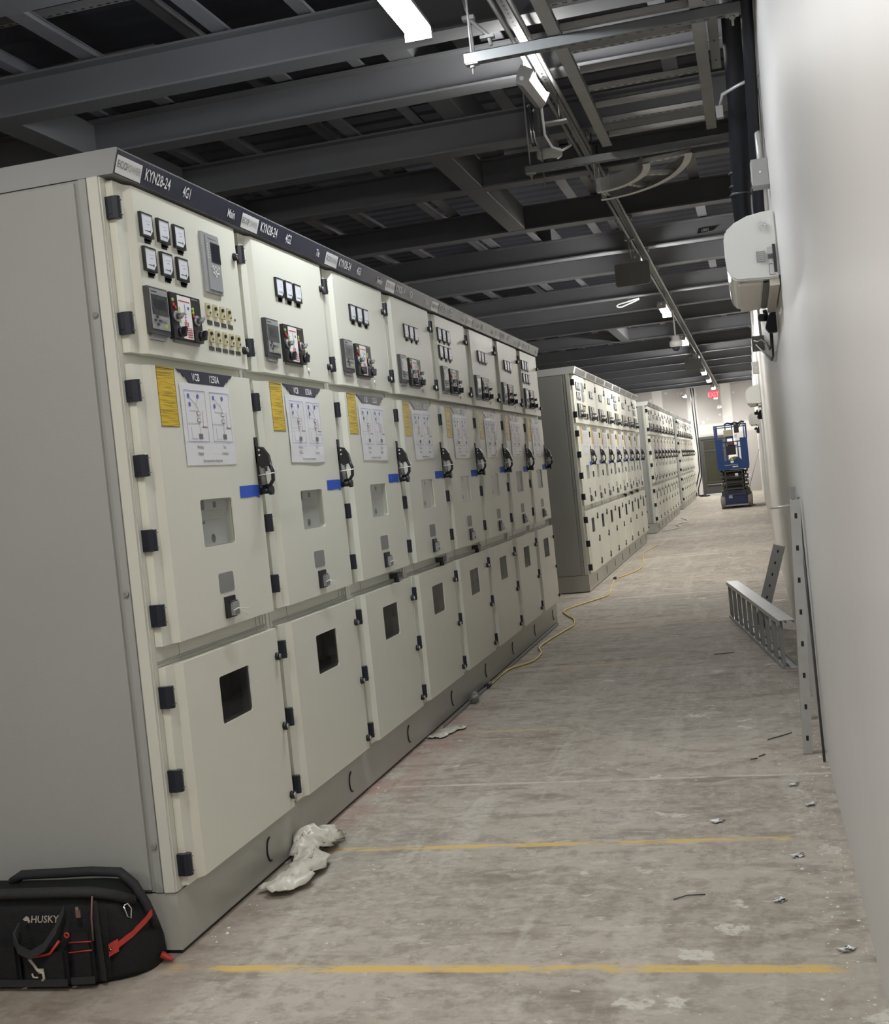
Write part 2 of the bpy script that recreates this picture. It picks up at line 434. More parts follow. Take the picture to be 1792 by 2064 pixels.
# ------------------------------------------------------------------ camera
f_px, roll, pitch, yaw = 2456.4, -0.102893558, -0.0246139218, -0.251344575
CAM_H = 1.447
def camera():
    B = Matrix(((1, 0, 0), (0, 0, -1), (0, 1, 0)))
    cy, sy = cos(yaw), sin(yaw); Y = Matrix(((cy, -sy, 0), (sy, cy, 0), (0, 0, 1)))
    cp, sp = cos(pitch), sin(pitch); P = Matrix(((1, 0, 0), (0, cp, sp), (0, -sp, cp)))
    cr, sr = cos(roll), sin(roll); R = Matrix(((cr, -sr, 0), (sr, cr, 0), (0, 0, 1)))
    W = R @ P @ B @ Y
    right, down, fwd = W[0], W[1], W[2]
    mw = Matrix(((right[0], -down[0], -fwd[0], 0), (right[1], -down[1], -fwd[1], 0), (right[2], -down[2], -fwd[2], CAM_H), (0, 0, 0, 1)))
    cd = bpy.data.cameras.new('camera'); cd.sensor_fit = 'HORIZONTAL'; cd.sensor_width = 36
    cd.lens = f_px/1792*36; cd.clip_start = 0.05; cd.clip_end = 200
    o = bpy.data.objects.new('camera', cd); C.objects.link(o); o.matrix_world = mw
    SC.camera = o
camera()

# ------------------------------------------------------------------ room shell
XW = 0.20; YB = 45.2; XL = -9.0; YF = -6.0; ZD = 4.95
b = MB(); b.box(XL-.2, XW+.2, YF-.2, YB+.2, -0.1, 0, 'floor'); struct(b.build('floor'))
b = MB(); b.box(XW, XW+.15, YF, YB, 0, ZD, 'wall'); struct(b.build('wall_right'))
b = MB(); b.box(XL-.15, XL, YF, YB, 0, ZD, 'backwall'); struct(b.build('wall_left'))
b = MB(); b.box(XL, XW, YF-.15, YF, 0, ZD, 'wall'); struct(b.build('wall_front'))
b = MB()
for (x0, x1, z0, z1) in ((XL, -1.86, 0, ZD), (-0.86, XW, 0, ZD), (-1.86, -0.86, 2.10, ZD)):
    b.box(x0, x1, YB, YB+.15, z0, z1, 'backwall')
struct(b.build('wall_back'))
# corrugated roof deck
b = MB(); prof = []; y = YF
pts = []
while y < YB:
    pts += [(y, ZD), (y+.10, ZD), (y+.14, ZD+.02), (y+.26, ZD+.02), (y+.30, ZD)]; y += .30
vs = []; fs = []
for (yy, zz) in pts: vs += [(XL, yy, zz), (XW+.15, yy, zz)]
for i in range(len(pts)-1): fs.append((2*i, 2*i+1, 2*i+3, 2*i+2))
b.add(vs, fs, 'deck'); b.box(XL, XW+.15, YF, YB, ZD+.10, ZD+.14, 'deck'); struct(b.build('ceiling'))

# back door, dark bronze storefront frame
dr = empty('door_1', (-1.36, YB+.02, 0)); struct(dr)
b = MB()
for (x0, x1, z0, z1) in ((-.50, -.42, 0, 2.10), (.42, .50, 0, 2.10), (-.42, .42, 2.00, 2.10)): b.box(x0, x1, -.06, .08, z0, z1, 'bronze')
b.build('door_frame', dr)
b = MB()
for (x0, x1, z0, z1) in ((-.42, -.34, .02, 2.0), (.34, .42, .02, 2.0), (-.34, .34, 1.93, 2.0), (-.34, .34, 1.56, 1.60), (-.34, .34, .02, .26), (-.34, .34, .42, .46)):
    b.box(x0, x1, -.02, .03, z0, z1, 'bronze')
b.box(-.34, .34, -.03, -.02, .34, .37, 'galvd')
lf = b.build('door_leaf', dr)
b = MB(); b.box(-.34, .34, 0, .012, .26, 1.93, 'darkpane'); b.build('glass_pane', lf)
b = MB(); b.tube([(.30, -.02, 1.15), (.30, -.07, 1.15), (.30, -.07, .95), (.30, -.02, .95)], .011, 'chrome'); b.build('door_handle', lf)

# skirting line along the right wall
# ------------------------------------------------------------------ ceiling steel
def ibeam(y_far, x0=XL, x1=XW, zb=3.85, d=0.235, w=0.17, name='ceiling_beam'):
    y1 = y_far; y0 = y_far-w; ym = (y0+y1)/2
    b = MB()
    b.box(x0, x1, y0, y1, zb, zb+.014, 'beam')
    b.box(x0, x1, ym-.006, ym+.006, zb+.014, zb+d-.014, 'beam')
    b.box(x0, x1, y0, y1, zb+d-.014, zb+d, 'beam')
    return struct(b.build(name))
BEAMS = [-4.6, -3.1, -1.6, 0.0, 1.3, 2.6, 3.9, 5.19, 6.61, 7.58, 8.97, 10.21, 12.20, 14.20, 15.65, 18.15, 19.9, 22.0, 24.6, 27.45, 29.5, 32.2, 34.7, 38.3, 41.2, 43.6]
for yb in BEAMS: ibeam(yb)
# wider boxed girders running along the room
def girder(x0, x1, y0, y1, z0, z1):
    b = MB(); b.box(x0, x1, y0, y1, z0, z1, 'beam'); return struct(b.build('ceiling_girder', bevel=.004))
girder(-2.14, -1.965, 8.97, 12.03, 3.852, 4.082)
girder(-1.96, -1.80, 7.2, 10.3, 4.09, 4.36)
girder(-4.25, -4.07, 6.61, 8.80, 3.852, 4.082)
girder(-4.25, -4.07, 8.97, 10.04, 3.852, 4.082)
girder(-2.32, -2.15, 22.0, 24.43, 3.852, 4.082)
girder(-2.20, -2.03, 14.2, 15.48, 4.09, 4.3)
# C purlins over the beams, along the room
def purlin(x, w, z, y0=YF, y1=YB, d=.10):
    b = MB(); t = .005
    b.box(x, x+w, y0, y1, z, z+t, 'purlin'); b.box(x, x+t, y0, y1, z+t, z+d, 'purlin')
    b.box(x, x+t*3, y0, y1, z+d, z+d+t, 'purlin')
    b.box(x+w-t*2, x+w, y0, y1, z+t, z+t*3, 'purlin')
    return struct(b.build('ceiling_purlin'))
for i, x in enumerate([-7.6, -6.7, -5.8, -5.25, -4.65, -4.0, -3.55, -3.05, -2.72, -2.2, -1.62, -1.3, -0.35]):
    purlin(x, .07 if i % 2 else .10, 4.10 + (.16 if i % 3 == 1 else 0))
# perforated strut channels laid across over the beams
def strut(p, q, w=.041, d=.041, m='galvd', name='perforated_strut', slot=True, pitch=.05, struct_=False, face=-1):
    p, q = Vector(p), Vector(q); L = (q-p).length; X = (q-p).normalized()
    Zv = Vector((0, 0, 1))
    if abs(X.z) > .9: Zv = Vector((0, 1, 0))
    Yv = Zv.cross(X).normalized(); Zv = X.cross(Yv).normalized()
    T = Matrix(((X.x, Yv.x, Zv.x, p.x), (X.y, Yv.y, Zv.y, p.y), (X.z, Yv.z, Zv.z, p.z), (0, 0, 0, 1)))
    b = MB(); t = .003
    b.box(0, L, -w/2, w/2, 0, t, m, T); b.box(0, L, -w/2, -w/2+t, t, d, m, T); b.box(0, L, w/2-t, w/2, t, d, m, T)
    b.box(0, L, -w/2, -w/2+.009, d-t, d, m, T); b.box(0, L, w/2-.009, w/2, d-t, d, m, T)
    if slot:
        n = int(L/pitch)
        for i in range(n):
            a = (i+.5)*L/n
            b.box(a-.012, a+.012, -.006, .006, -.0012, .0, 'black', T)
    return b
for (y, x0, x1, z) in ((5.45, -4.9, -.9, 4.32), (6.1, -5.0, -1.2, 4.22), (7.15, -4.6, -.5, 4.3), (8.6, -4.4, -1.0, 4.3), (9.7, -3.9, -.3, 4.3), (11.0, -4.5, -.6, 4.25), (11.6, -4.5, -.6, 4.25), (13.2, -4.5, -.6, 4.2), (16.6, -4.5, -.2, 4.2), (17.1, -4.5, -.2, 4.2), (5.75, -4.6, -2.4, 4.3), (6.95, -5.2, -3.3, 4.26), (8.25, -3.9, -2.2, 4.22), (9.5, -4.2, -1.5, 4.24), (5.0, -5.0, -2.0, 4.4), (4.5, -4.5, -.5, 4.2)):
    o = strut((x0, y, z), (x1, y, z)).build('ceiling_strut'); struct(o)
# flexible conduits and bent bars in the roof space
for pts, r in (([(-3.95, 5.60, 4.12), (-3.99, 5.75, 4.16), (-4.05, 6.0, 4.2), (-4.25, 6.2, 4.2), (-4.6, 6.35, 4.2)], .035),
               ([(-3.0, 8.1, 4.14), (-2.95, 8.3, 4.2), (-3.05, 8.6, 4.25), (-3.5, 8.7, 4.22)], .028),
               ([(-3.3, 12.6, 4.12), (-2.9, 12.9, 4.16), (-2.55, 13.1, 4.14), (-2.2, 13.1, 4.12)], .03),
               ([(-3.2, 12.8, 4.11), (-2.8, 13.2, 4.12), (-2.3, 13.3, 4.14)], .02),
               ([(-4.5, 5.5, 4.2), (-3.2, 5.7, 4.25)], .015)):
    b = MB(); b.tube(pts, r, 'galvd', 8); struct(b.build('ceiling_conduit'))

# ------------------------------------------------------------------ lamps
def lamp(name, x, y0, z0, y1, z1, label, m='lamp', group='strip lights over the aisle', w=.13, lens=.05, rollang=0, zt=3.776):
    ym = (y0+y1)/2; zm = (z0+z1)/2
    t = empty(name, (x, ym, zm)); tag(t, label, 'strip light', group)
    L = math.hypot(y1-y0, z1-z0)/2; a = math.atan2(z1-z0, y1-y0)
    t.rotation_euler = (Matrix.Rotation(a, 3, 'X') @ Matrix.Rotation(RD(rollang), 3, 'Y')).to_euler()
    b = MB(); b.prism([(-w/2, 0), (w/2, 0), (w/2-.015, .045), (-w/2+.015, .045)], 'y', -L, L, 'galvd'); b.build('housing', t)
    b = MB(); b.prism([(-w/2+.01, -.001), (-w/2+.02, -lens*.7), (-w/4, -lens), (w/4, -lens), (w/2-.02, -lens*.7), (w/2-.01, -.001)], 'y', -L+.03, L-.03, m); b.build('lens', t)
    for s in (-1, 1):
        b = MB(); b.box(-w/2, w/2, s*L-(.03 if s > 0 else 0), s*L+(0 if s > 0 else .03), -lens*1.05, .0, 'galvd'); b.cyl((0, s*L, .01), (0, s*(L+.012), .01), .012, 'white', 8)
        b.build('end_cap', t)
    for s in (-1, 1):
        b = MB(); v = (Matrix.Rotation(RD(-rollang), 3, 'Y') @ Vector((0, 0, 1)))
        b.cyl(Vector((0, s*L*.7, 0))+v*.02, Vector((0, s*L*.7, 0))+v*(zt-zm), .003, 'galvd', 6); b.build('hanger', t)
    return t
lamp('strip_light', -1.35, 4.60, 3.60, 5.72, 3.60, 'bluish-white strip light over the first cabinet at the photo top edge', 'lampcool', zt=3.85)
M['lampnear'] = emit('lamp_lens_glow_near', (1.0, 0.985, 0.95, 1), 18.0)
nl = lamp('strip_light', -1.03, 6.72, 3.62, 7.34, 3.66, 'tilted strip light turned upwards, with a pale cable loop, beside the overhead ladder tray', 'lampnear', w=.075, lens=.055, rollang=-150, zt=3.85)
FAR = [(14.1, 'strip light half hidden behind the nearer grey hanging panel'), (18.0, 'strip light above the white wedge-shaped bracket, oval glow'),
       (23.1, 'strip light just right of the dome camera'), (28.9, 'strip light just above the farther grey hanging panel'),
       (32.4, 'strip light at the right lower corner of the farther hanging panel'), (36.0, 'strip light between the farther panel and the exit sign'),
       (40.3, 'strip light touching the top of the red exit sign')]
FZ = {14.1: 3.655, 28.9: 3.70}
for y, lb in FAR: lamp('strip_light', -1.045, y-.6, FZ.get(y, 3.60), y+.6, FZ.get(y, 3.60), lb)
lamp('strip_light', -1.06, 42.2, 3.38, 43.1, 3.38, 'small strip light below and right of the exit sign')
lamp('strip_light', -1.00, 43.7, 3.10, 44.3, 3.10, 'lowest and farthest strip light near the back wall')
lamp('strip_light', -2.15, 43.2, 3.60, 44.2, 3.60, 'lone strip light left of the exit sign above the hanging cables')
# lamps behind and beside the camera (out of frame)
for x, y in ((-1.10, 1.2), (-1.10, -3.4), (-5.0, -1.5)):
    lamp('strip_light', x, y-.6, 3.60, y+.6, 3.60, 'strip light behind the viewer, outside the picture')

# ------------------------------------------------------------------ switchgear cabinets
P = 0.99
DZ = {'up': (1.972, 2.53), 'mid': (1.005, 1.935), 'low': (.215, .935)}
Y0, Y1 = .034, .950          # door left / right edge
def door_profile_front(y):   # front surface x as a function of y
    if y < .098: return .028
    if y < .130: return .028+(y-.098)/.032*.017
    return .045
def door_mesh(z0, z1, holes, extra=None):
    b = MB(); m = 'door'
    # side, lip, ramp
    for (ya, yb) in ((Y0, .098), (.098, .130)):
        xa, xb = door_profile_front(ya+1e-6), door_profile_front(yb)
        if ya == Y0: xa = xb = .028
        b.add([(xa, ya, z0), (xb, yb, z0), (xb, yb, z1), (xa, ya, z1)], [(0, 1, 2, 3)], m)
    b.add([(.002, Y0, z0), (.028, Y0, z0), (.028, Y0, z1), (.002, Y0, z1)], [(0, 1, 2, 3)], m)
    b.add([(.045, Y1, z0), (.002, Y1, z0), (.002, Y1, z1), (.045, Y1, z1)], [(0, 1, 2, 3)], m)
    for z in (z0, z1):
        b.add([(.002, Y0, z), (.028, Y0, z), (.028, .098, z), (.045, .130, z), (.045, Y1, z), (.002, Y1, z)], [(0, 1, 2, 3, 4, 5)], m)
    # flat main field with rounded window holes
    bm = bmesh.new()
    def loop(ps):
        vv = [bm.verts.new((.045, p[0], p[1])) for p in ps]
        for i in range(len(vv)): bm.edges.new((vv[i], vv[(i+1) % len(vv)]))
    def rr(ya, yb, za, zb, r):
        o = []
        for (cy, cz, a0) in ((yb-r, zb-r, 0), (ya+r, zb-r, 90), (ya+r, za+r, 180), (yb-r, za+r, 270)):
            for k in range(4): a = RD(a0+k*30); o.append((cy+r*cos(a), cz+r*sin(a)))
        return o
    loop([(.130, z0), (Y1, z0), (Y1, z1), (.130, z1)])
    for h in holes: loop(rr(*h, .012))
    bmesh.ops.triangle_fill(bm, use_beauty=True, use_dissolve=False, edges=bm.edges[:])
    bm.verts.index_update()
    b.add([tuple(v.co) for v in bm.verts], [tuple(v.index for v in f.verts) for f in bm.faces], m)
    bm.free()
    for h in holes:
        ps = rr(*h, .012); n = len(ps)
        vs = [(.045, *p) for p in ps]+[(.006, *p) for p in ps]
        b.add(vs, [(i, (i+1) % n, n+(i+1) % n, n+i) for i in range(n)], m)
    if extra: extra(b)
    return b
XF = .045
def hinge(z):
    b = MB()
    b.prism([(-.002, .018), (.030, .014), (.046, .018), (.052, .028), (.048, .042), (.030, .047), (-.002, .042)], 'z', z-.036, z+.036, 'hinge')
    for dz in (-.024, .024): b.box(.0485, .0525, .024, .042, z+dz-.0015, z+dz+.0015, 'mgrey')
    b.box(.012, .030, .0125, .0145, z-.022, z-.020, 'dgrey')
    return b
def latch(z, y=.925, bright=True):
    b = MB(); b.cyl((XF, y, z), (XF+.014, y, z), .016, 'black', 14); b.cyl((XF+.014, y, z), (XF+.019, y, z), .010, 'chrome' if bright else 'black', 12)
    return b
def meter(y, z, s=1.0):
    b = MB(); x = XF-.006; w = .084; h = .082; y += .004
    b.box(x, x+.016, y, y+w, z, z+h, 'black')
    fr = .007
    b.add([(x+.0165, y+fr, z+fr), (x+.0165, y+w-.026, z+fr), (x+.0165, y+w-fr, z+.026), (x+.0165, y+w-fr, z+h-fr), (x+.0165, y+fr, z+h-fr)], [(0, 1, 2, 3, 4)], 'dial')
    b.box(x+.0166, x+.0172, y+.022, y+.060, z+.020, z+.022, 'black'); b.box(x+.0166, x+.0172, y+.056, y+.060, z+.017, z+.026, 'black')
    b.box(x+.0166, x+.0170, y+.040, y+.056, z+.044, z+.0455, 'red'); b.box(x+.0166, x+.0170, y+.030, y+.064, z+.055, z+.056, 'palegrey')
    b.box(x+.0166, x+.0171, y+fr, y+w-fr, z+h-fr-.003, z+h-fr, 'palegrey')
    b.box(x, x+.006, y+.028, y+.072, z-.019, z-.003, 'dgrey'); b.box(x, x+.006, y+.028, y+.082, z-.010, z-.001, 'dgrey')
    return b
def relay(y, z, w=.142, h=.160):
    b = MB(); x = XF-.014
    b.box(XF-.002, x+.030, y, y+w, z, z+h, 'dgrey')
    b.box(x+.0305, x+.0325, y+.012, y+w-.004, z+.018, z+h-.006, 'silver')
    b.box(x+.0326, x+.0338, y+.018, y+w-.010, z+.066, z+h-.026, 'lcd'); b.box(x+.0339, x+.0345, y+.034, y+w-.030, z+.085, z+h-.042, 'screen')
    for (a, c) in ((.04, .055), (.025, .043), (.058, .043), (.042, .030)): b.box(x+.0326, x+.036, y+a, y+a+.014, z+c, z+c+.008, 'dgrey')
    for a in (.088, .106): b.cyl((x+.0326, y+a, z+.048), (x+.0345, y+a, z+.048), .006, 'mgrey', 8)
    b.box(x+.0326, x+.0335, y+.098, y+.116, z+.026, z+.038, 'green'); b.box(x+.0326, x+.0332, y+.02, y+.06, z+h-.018, z+h-.014, 'dgrey')
    b.box(XF-.001, XF+.012, y+.01, y+w-.03, z-.018, z, 'mgrey')
    return b
def mimic(y, z, w=.235, h=.162):
    b = MB(); x = XF-.012
    b.box(XF-.002, x+.028, y, y+w, z, z+h, 'black')
    b.box(x+.0282, x+.029, y+.052, y+.155, z+.006, z+h-.006, 'white')
    X = x+.0291; e = .0006
    b.box(X, X+e, y+.060, y+.145, z+h-.026, z+h-.022, 'red')
    b.box(X, X+e, y+.102, y+.105, z+.066, z+h-.034, 'blueprint')
    for k in range(3): b.box(X, X+e, y+.098-.004*k, y+.109+.004*k, z+.070+.012*k, z+.072+.012*k, 'red')
    for a in (.092, .104, .116): b.box(X, X+e, y+a, y+a+.006, z+.050, z+.066, 'red')
    b.box(X, X+e, y+.075, y+.145, z+.044, z+.046, 'red')
    for r_ in range(4): b.box(X, X+e, y+.110, y+.146, z+.012+.008*r_, z+.016+.008*r_, 'red')
    b.box(X, X+e, y+.056, y+.066, z+.060, z+.115, 'green'); b.box(X, X+e, y+.125, y+.138, z+.112, z+.122, 'blueprint')
    for (a, c, mm) in ((.015, .118, 'red'), (.028, .110, 'red'), (.012, .135, 'green'), (.165, .118, 'green'), (.165, .105, 'green'), (.168, .092, 'red'), (.180, .086, 'red')):
        b.cyl((x+.028, y+a, z+c), (x+.033, y+a, z+c), .006, mm, 8)
    b.box(x+.0282, x+.029, y+.165, y+.215, z+h-.010, z+h-.006, 'mgrey')
    for a in (.028, .190):
        b.cyl((x+.028, y+a, z+.078), (x+.036, y+a, z+.078), .019, 'silver', 14); b.cyl((x+.036, y+a, z+.078), (x+.048, y+a, z+.078), .011, 'dgrey', 10)
        T = Matrix.Translation((x+.044, y+a, z+.078)) @ Matrix.Rotation(RD(35), 4, 'X'); b.box(0, .014, -.014, .014, -.004, .004, 'mgrey', T)
        b.box(x+.028, x+.038, y+a-.022, y+a+.028, z+.002, z+.044, 'dgrey'); b.cyl((x+.038, y+a+.004, z+.023), (x+.050, y+a+.004, z+.023), .018, 'black', 12)
        T = Matrix.Translation((x+.050, y+a+.004, z+.023)) @ Matrix.Rotation(RD(-25), 4, 'X'); b.box(-.002, .012, -.006, .006, -.017, .017, 'black', T)
    b.box(XF-.001, XF+.008, y+.02, y+w-.02, z-.010, z, 'mgrey')
    return b
def protector(y, z, w=.150, h=.225):
    b = MB(); x = XF-.013
    b.box(XF-.002, x+.022, y, y+w, z, z+h, 'silver'); b.box(x+.022, x+.026, y+.030, y+w-.006, z+.012, z+h-.008, 'silver')
    b.box(x+.0262, x+.0275, y+.065, y+.145, z+.118, z+.192, 'black'); b.box(x+.0276, x+.0282, y+.075, y+.135, z+.126, z+.184, 'screen')
    for a in range(6): b.box(x+.0262, x+.027, y+.036, y+.044, z+.13+a*.010, z+.133+a*.010, 'white')
    b.box(x+.0262, x+.027, y+.05, y+.12, z+h-.020, z+h-.017, 'mgrey')
    for (a, c) in ((.09, .10), (.075, .092), (.105, .092), (.09, .084), (.070, .078), (.082, .074), (.098, .076), (.112, .078), (.090, .066), (.118, .10), (.066, .10)):
        b.cyl((x+.0262, y+a, z+c), (x+.029, y+a, z+c), .0042, 'white', 8)
    return b
def switch(y, z):
    b = MB(); x = XF
    b.box(x-.001, x+.006, y, y+.034, z, z+.048, 'ivory'); b.cyl((x+.006, y+.010, z+.032), (x+.012, y+.010, z+.032), .007, 'black', 8)
    b.cyl((x+.006, y+.022, z+.012), (x+.009, y+.022, z+.012), .004, 'dgrey', 8); b.box(x-.001, x+.005, y+.010, y+.022, z-.016, z, 'ivory')
    return b
def sheet_mesh(seed, warp):
    rnd = random.Random(seed); b = MB(); X = XF+.0035
    y0, y1, z0, z1 = .320, .735, 1.595, 1.888
    n = 10; vs = []; ph = [rnd.uniform(0, 6) for _ in range(4)]
    def off(u, v): return warp*(.5*sin(9*u+ph[0]+4*v)+.5*sin(14*v-6*u+ph[1]))*.5+warp*.5
    for i in range(n+1):
        for j in range(n+1):
            u, v = i/n, j/n; vs.append((XF+.002+off(u, v), y0+(y1-y0)*u+warp*.6*sin(7*v+ph[2]), z0+(z1-z0)*v+warp*.6*sin(5*u+ph[3])))
    b.add(vs, [(i*(n+1)+j, (i+1)*(n+1)+j, (i+1)*(n+1)+j+1, i*(n+1)+j+1) for i in range(n) for j in range(n)], 'paper', smooth=True)
    X = XF+.0028+warp*1.05; e = .0004; t = .0016
    def ln(a, c, p, q, mm='blueprint', w=t):
        b.box(X, X+e, min(a, p)-w/2, max(a, p)+w/2, min(c, q)-w/2, max(c, q)+w/2, mm)
    for o in (0, .205):
        ya = .350+o; yb = ya+.165; mm = 'blueprint' if o == 0 else 'palegrey'
        ln(ya, 1.862, yb, 1.862); ln(ya, 1.680, yb, 1.680, 'blueprint'); ln(ya, 1.68, ya, 1.862, 'palegrey'); ln(yb, 1.68, yb, 1.862, 'palegrey')
        ln(ya, 1.745, yb-.06, 1.745, 'palegrey'); ln(ya+.03, 1.79, ya+.10, 1.79, 'palegrey')
        for (p, q) in ((.030, 1.842), (.105, 1.842), (.035, 1.812)): b.cyl((X, ya+p, q), (X+e, ya+p, q), .009, 'blueprint', 10)
        b.tube([(X, ya+.03, 1.842), (X, ya+.085, 1.812), (X, ya+.105, 1.842)], .0006, 'palegrey', 4); b.tube([(X, ya+.085, 1.812), (X, ya+.098, 1.800)], .0006, 'palegrey', 4)
        for q in (1.775, 1.750): b.box(X, X+e, ya+.085, ya+.112, q, q+.013, 'greytext'); b.box(X+e, X+2*e, ya+.088, ya+.109, q+.002, q+.011, 'paper')
        ln(ya+.098, 1.70, ya+.098, 1.80, 'palegrey'); ln(ya+.13, 1.735, ya+.13, 1.79, 'red'); b.box(X, X+e, ya+.12, ya+.16, 1.731, 1.735, 'greytext')
        b.box(X, X+e, ya+.085, ya+.115, 1.69, 1.708, 'greytext'); ln(ya+.03, 1.69, ya+.03, 1.73, 'palegrey'); ln(ya+.03, 1.69, ya+.07, 1.69, 'palegrey')
        word = ('Working', 'Position') if o == 0 else ('Test', 'Condition')
        for w_, q in zip(word, (1.655, 1.632)):
            b.text(w_, 'greytext', frameT((X+.0005, ya+.085, q), (0, 1, 0), (0, 0, 1)), .85, .016, 'CENTER')
    b.text('Red represents the charged part', 'greytext', frameT((X+.0005, .53, 1.606), (0, 1, 0), (0, 0, 1)), .85, .0145, 'CENTER')
    return b
def handle_mesh():
    b = MB(); y = Y1
    b.box(XF-.002, XF+.006, y-.022, y+.004, 1.47, 1.700, 'black')
    b.prism([(XF, 1.665), (XF+.030, 1.658), (XF+.052, 1.625), (XF+.058, 1.585), (XF+.022, 1.575), (XF, 1.600)], 'y', y-.022, y+.002, 'black')
    b.tube([(XF+.050, y-.010, 1.595), (XF+.062, y-.010, 1.56), (XF+.060, y-.010, 1.525), (XF+.045, y-.010, 1.505), (XF+.015, y-.010, 1.50)], .008, 'black', 8)
    b.cyl((XF+.018, y-.010, 1.585), (XF+.022, y-.010, 1.51), .012, 'mgrey', 10)
    b.cyl((XF, y-.010, 1.485), (XF+.050, y-.010, 1.485), .013, 'black', 12); b.cyl((XF+.040, y-.010, 1.485), (XF+.054, y-.010, 1.485), .019, 'black', 12)
    for z in (1.648, 1.628): b.cyl((XF+.018, y-.024, z), (XF+.018, y-.022, z), .004, 'white', 8)
    b.tube([(XF+.008, y-.026, 1.548), (XF+.070, y-.026, 1.552), (XF+.072, y+.006, 1.552), (XF+.075, y-.02, 1.57)], .0022, 'white', 6)
    return b
def lockbox():
    b = MB(); y = .500; z = 1.034
    b.box(XF, XF+.010, y, y+.080, z, z+.078, 'black'); b.box(XF+.010, XF+.026, y+.030, y+.072, z+.006, z+.055, 'silver')
    b.box(XF+.0265, XF+.028, y+.036, y+.066, z+.010, z+.028, 'mgrey'); b.box(XF+.010, XF+.020, y+.026, y+.074, z+.055, z+.060, 'dgrey')
    return b
def ties():
    b = MB(); y = .545; z = 1.066
    b.tube([(XF+.028, y-.03, z-.006), (XF+.034, y, z), (XF+.034, y+.05, z-.008), (XF+.034, y+.10, z-.014)], .0018, 'white', 5)
    b.tube([(XF+.034, y, z), (XF+.036, y+.03, z-.018), (XF+.036, y+.07, z-.036)], .0018, 'white', 5)
    return b

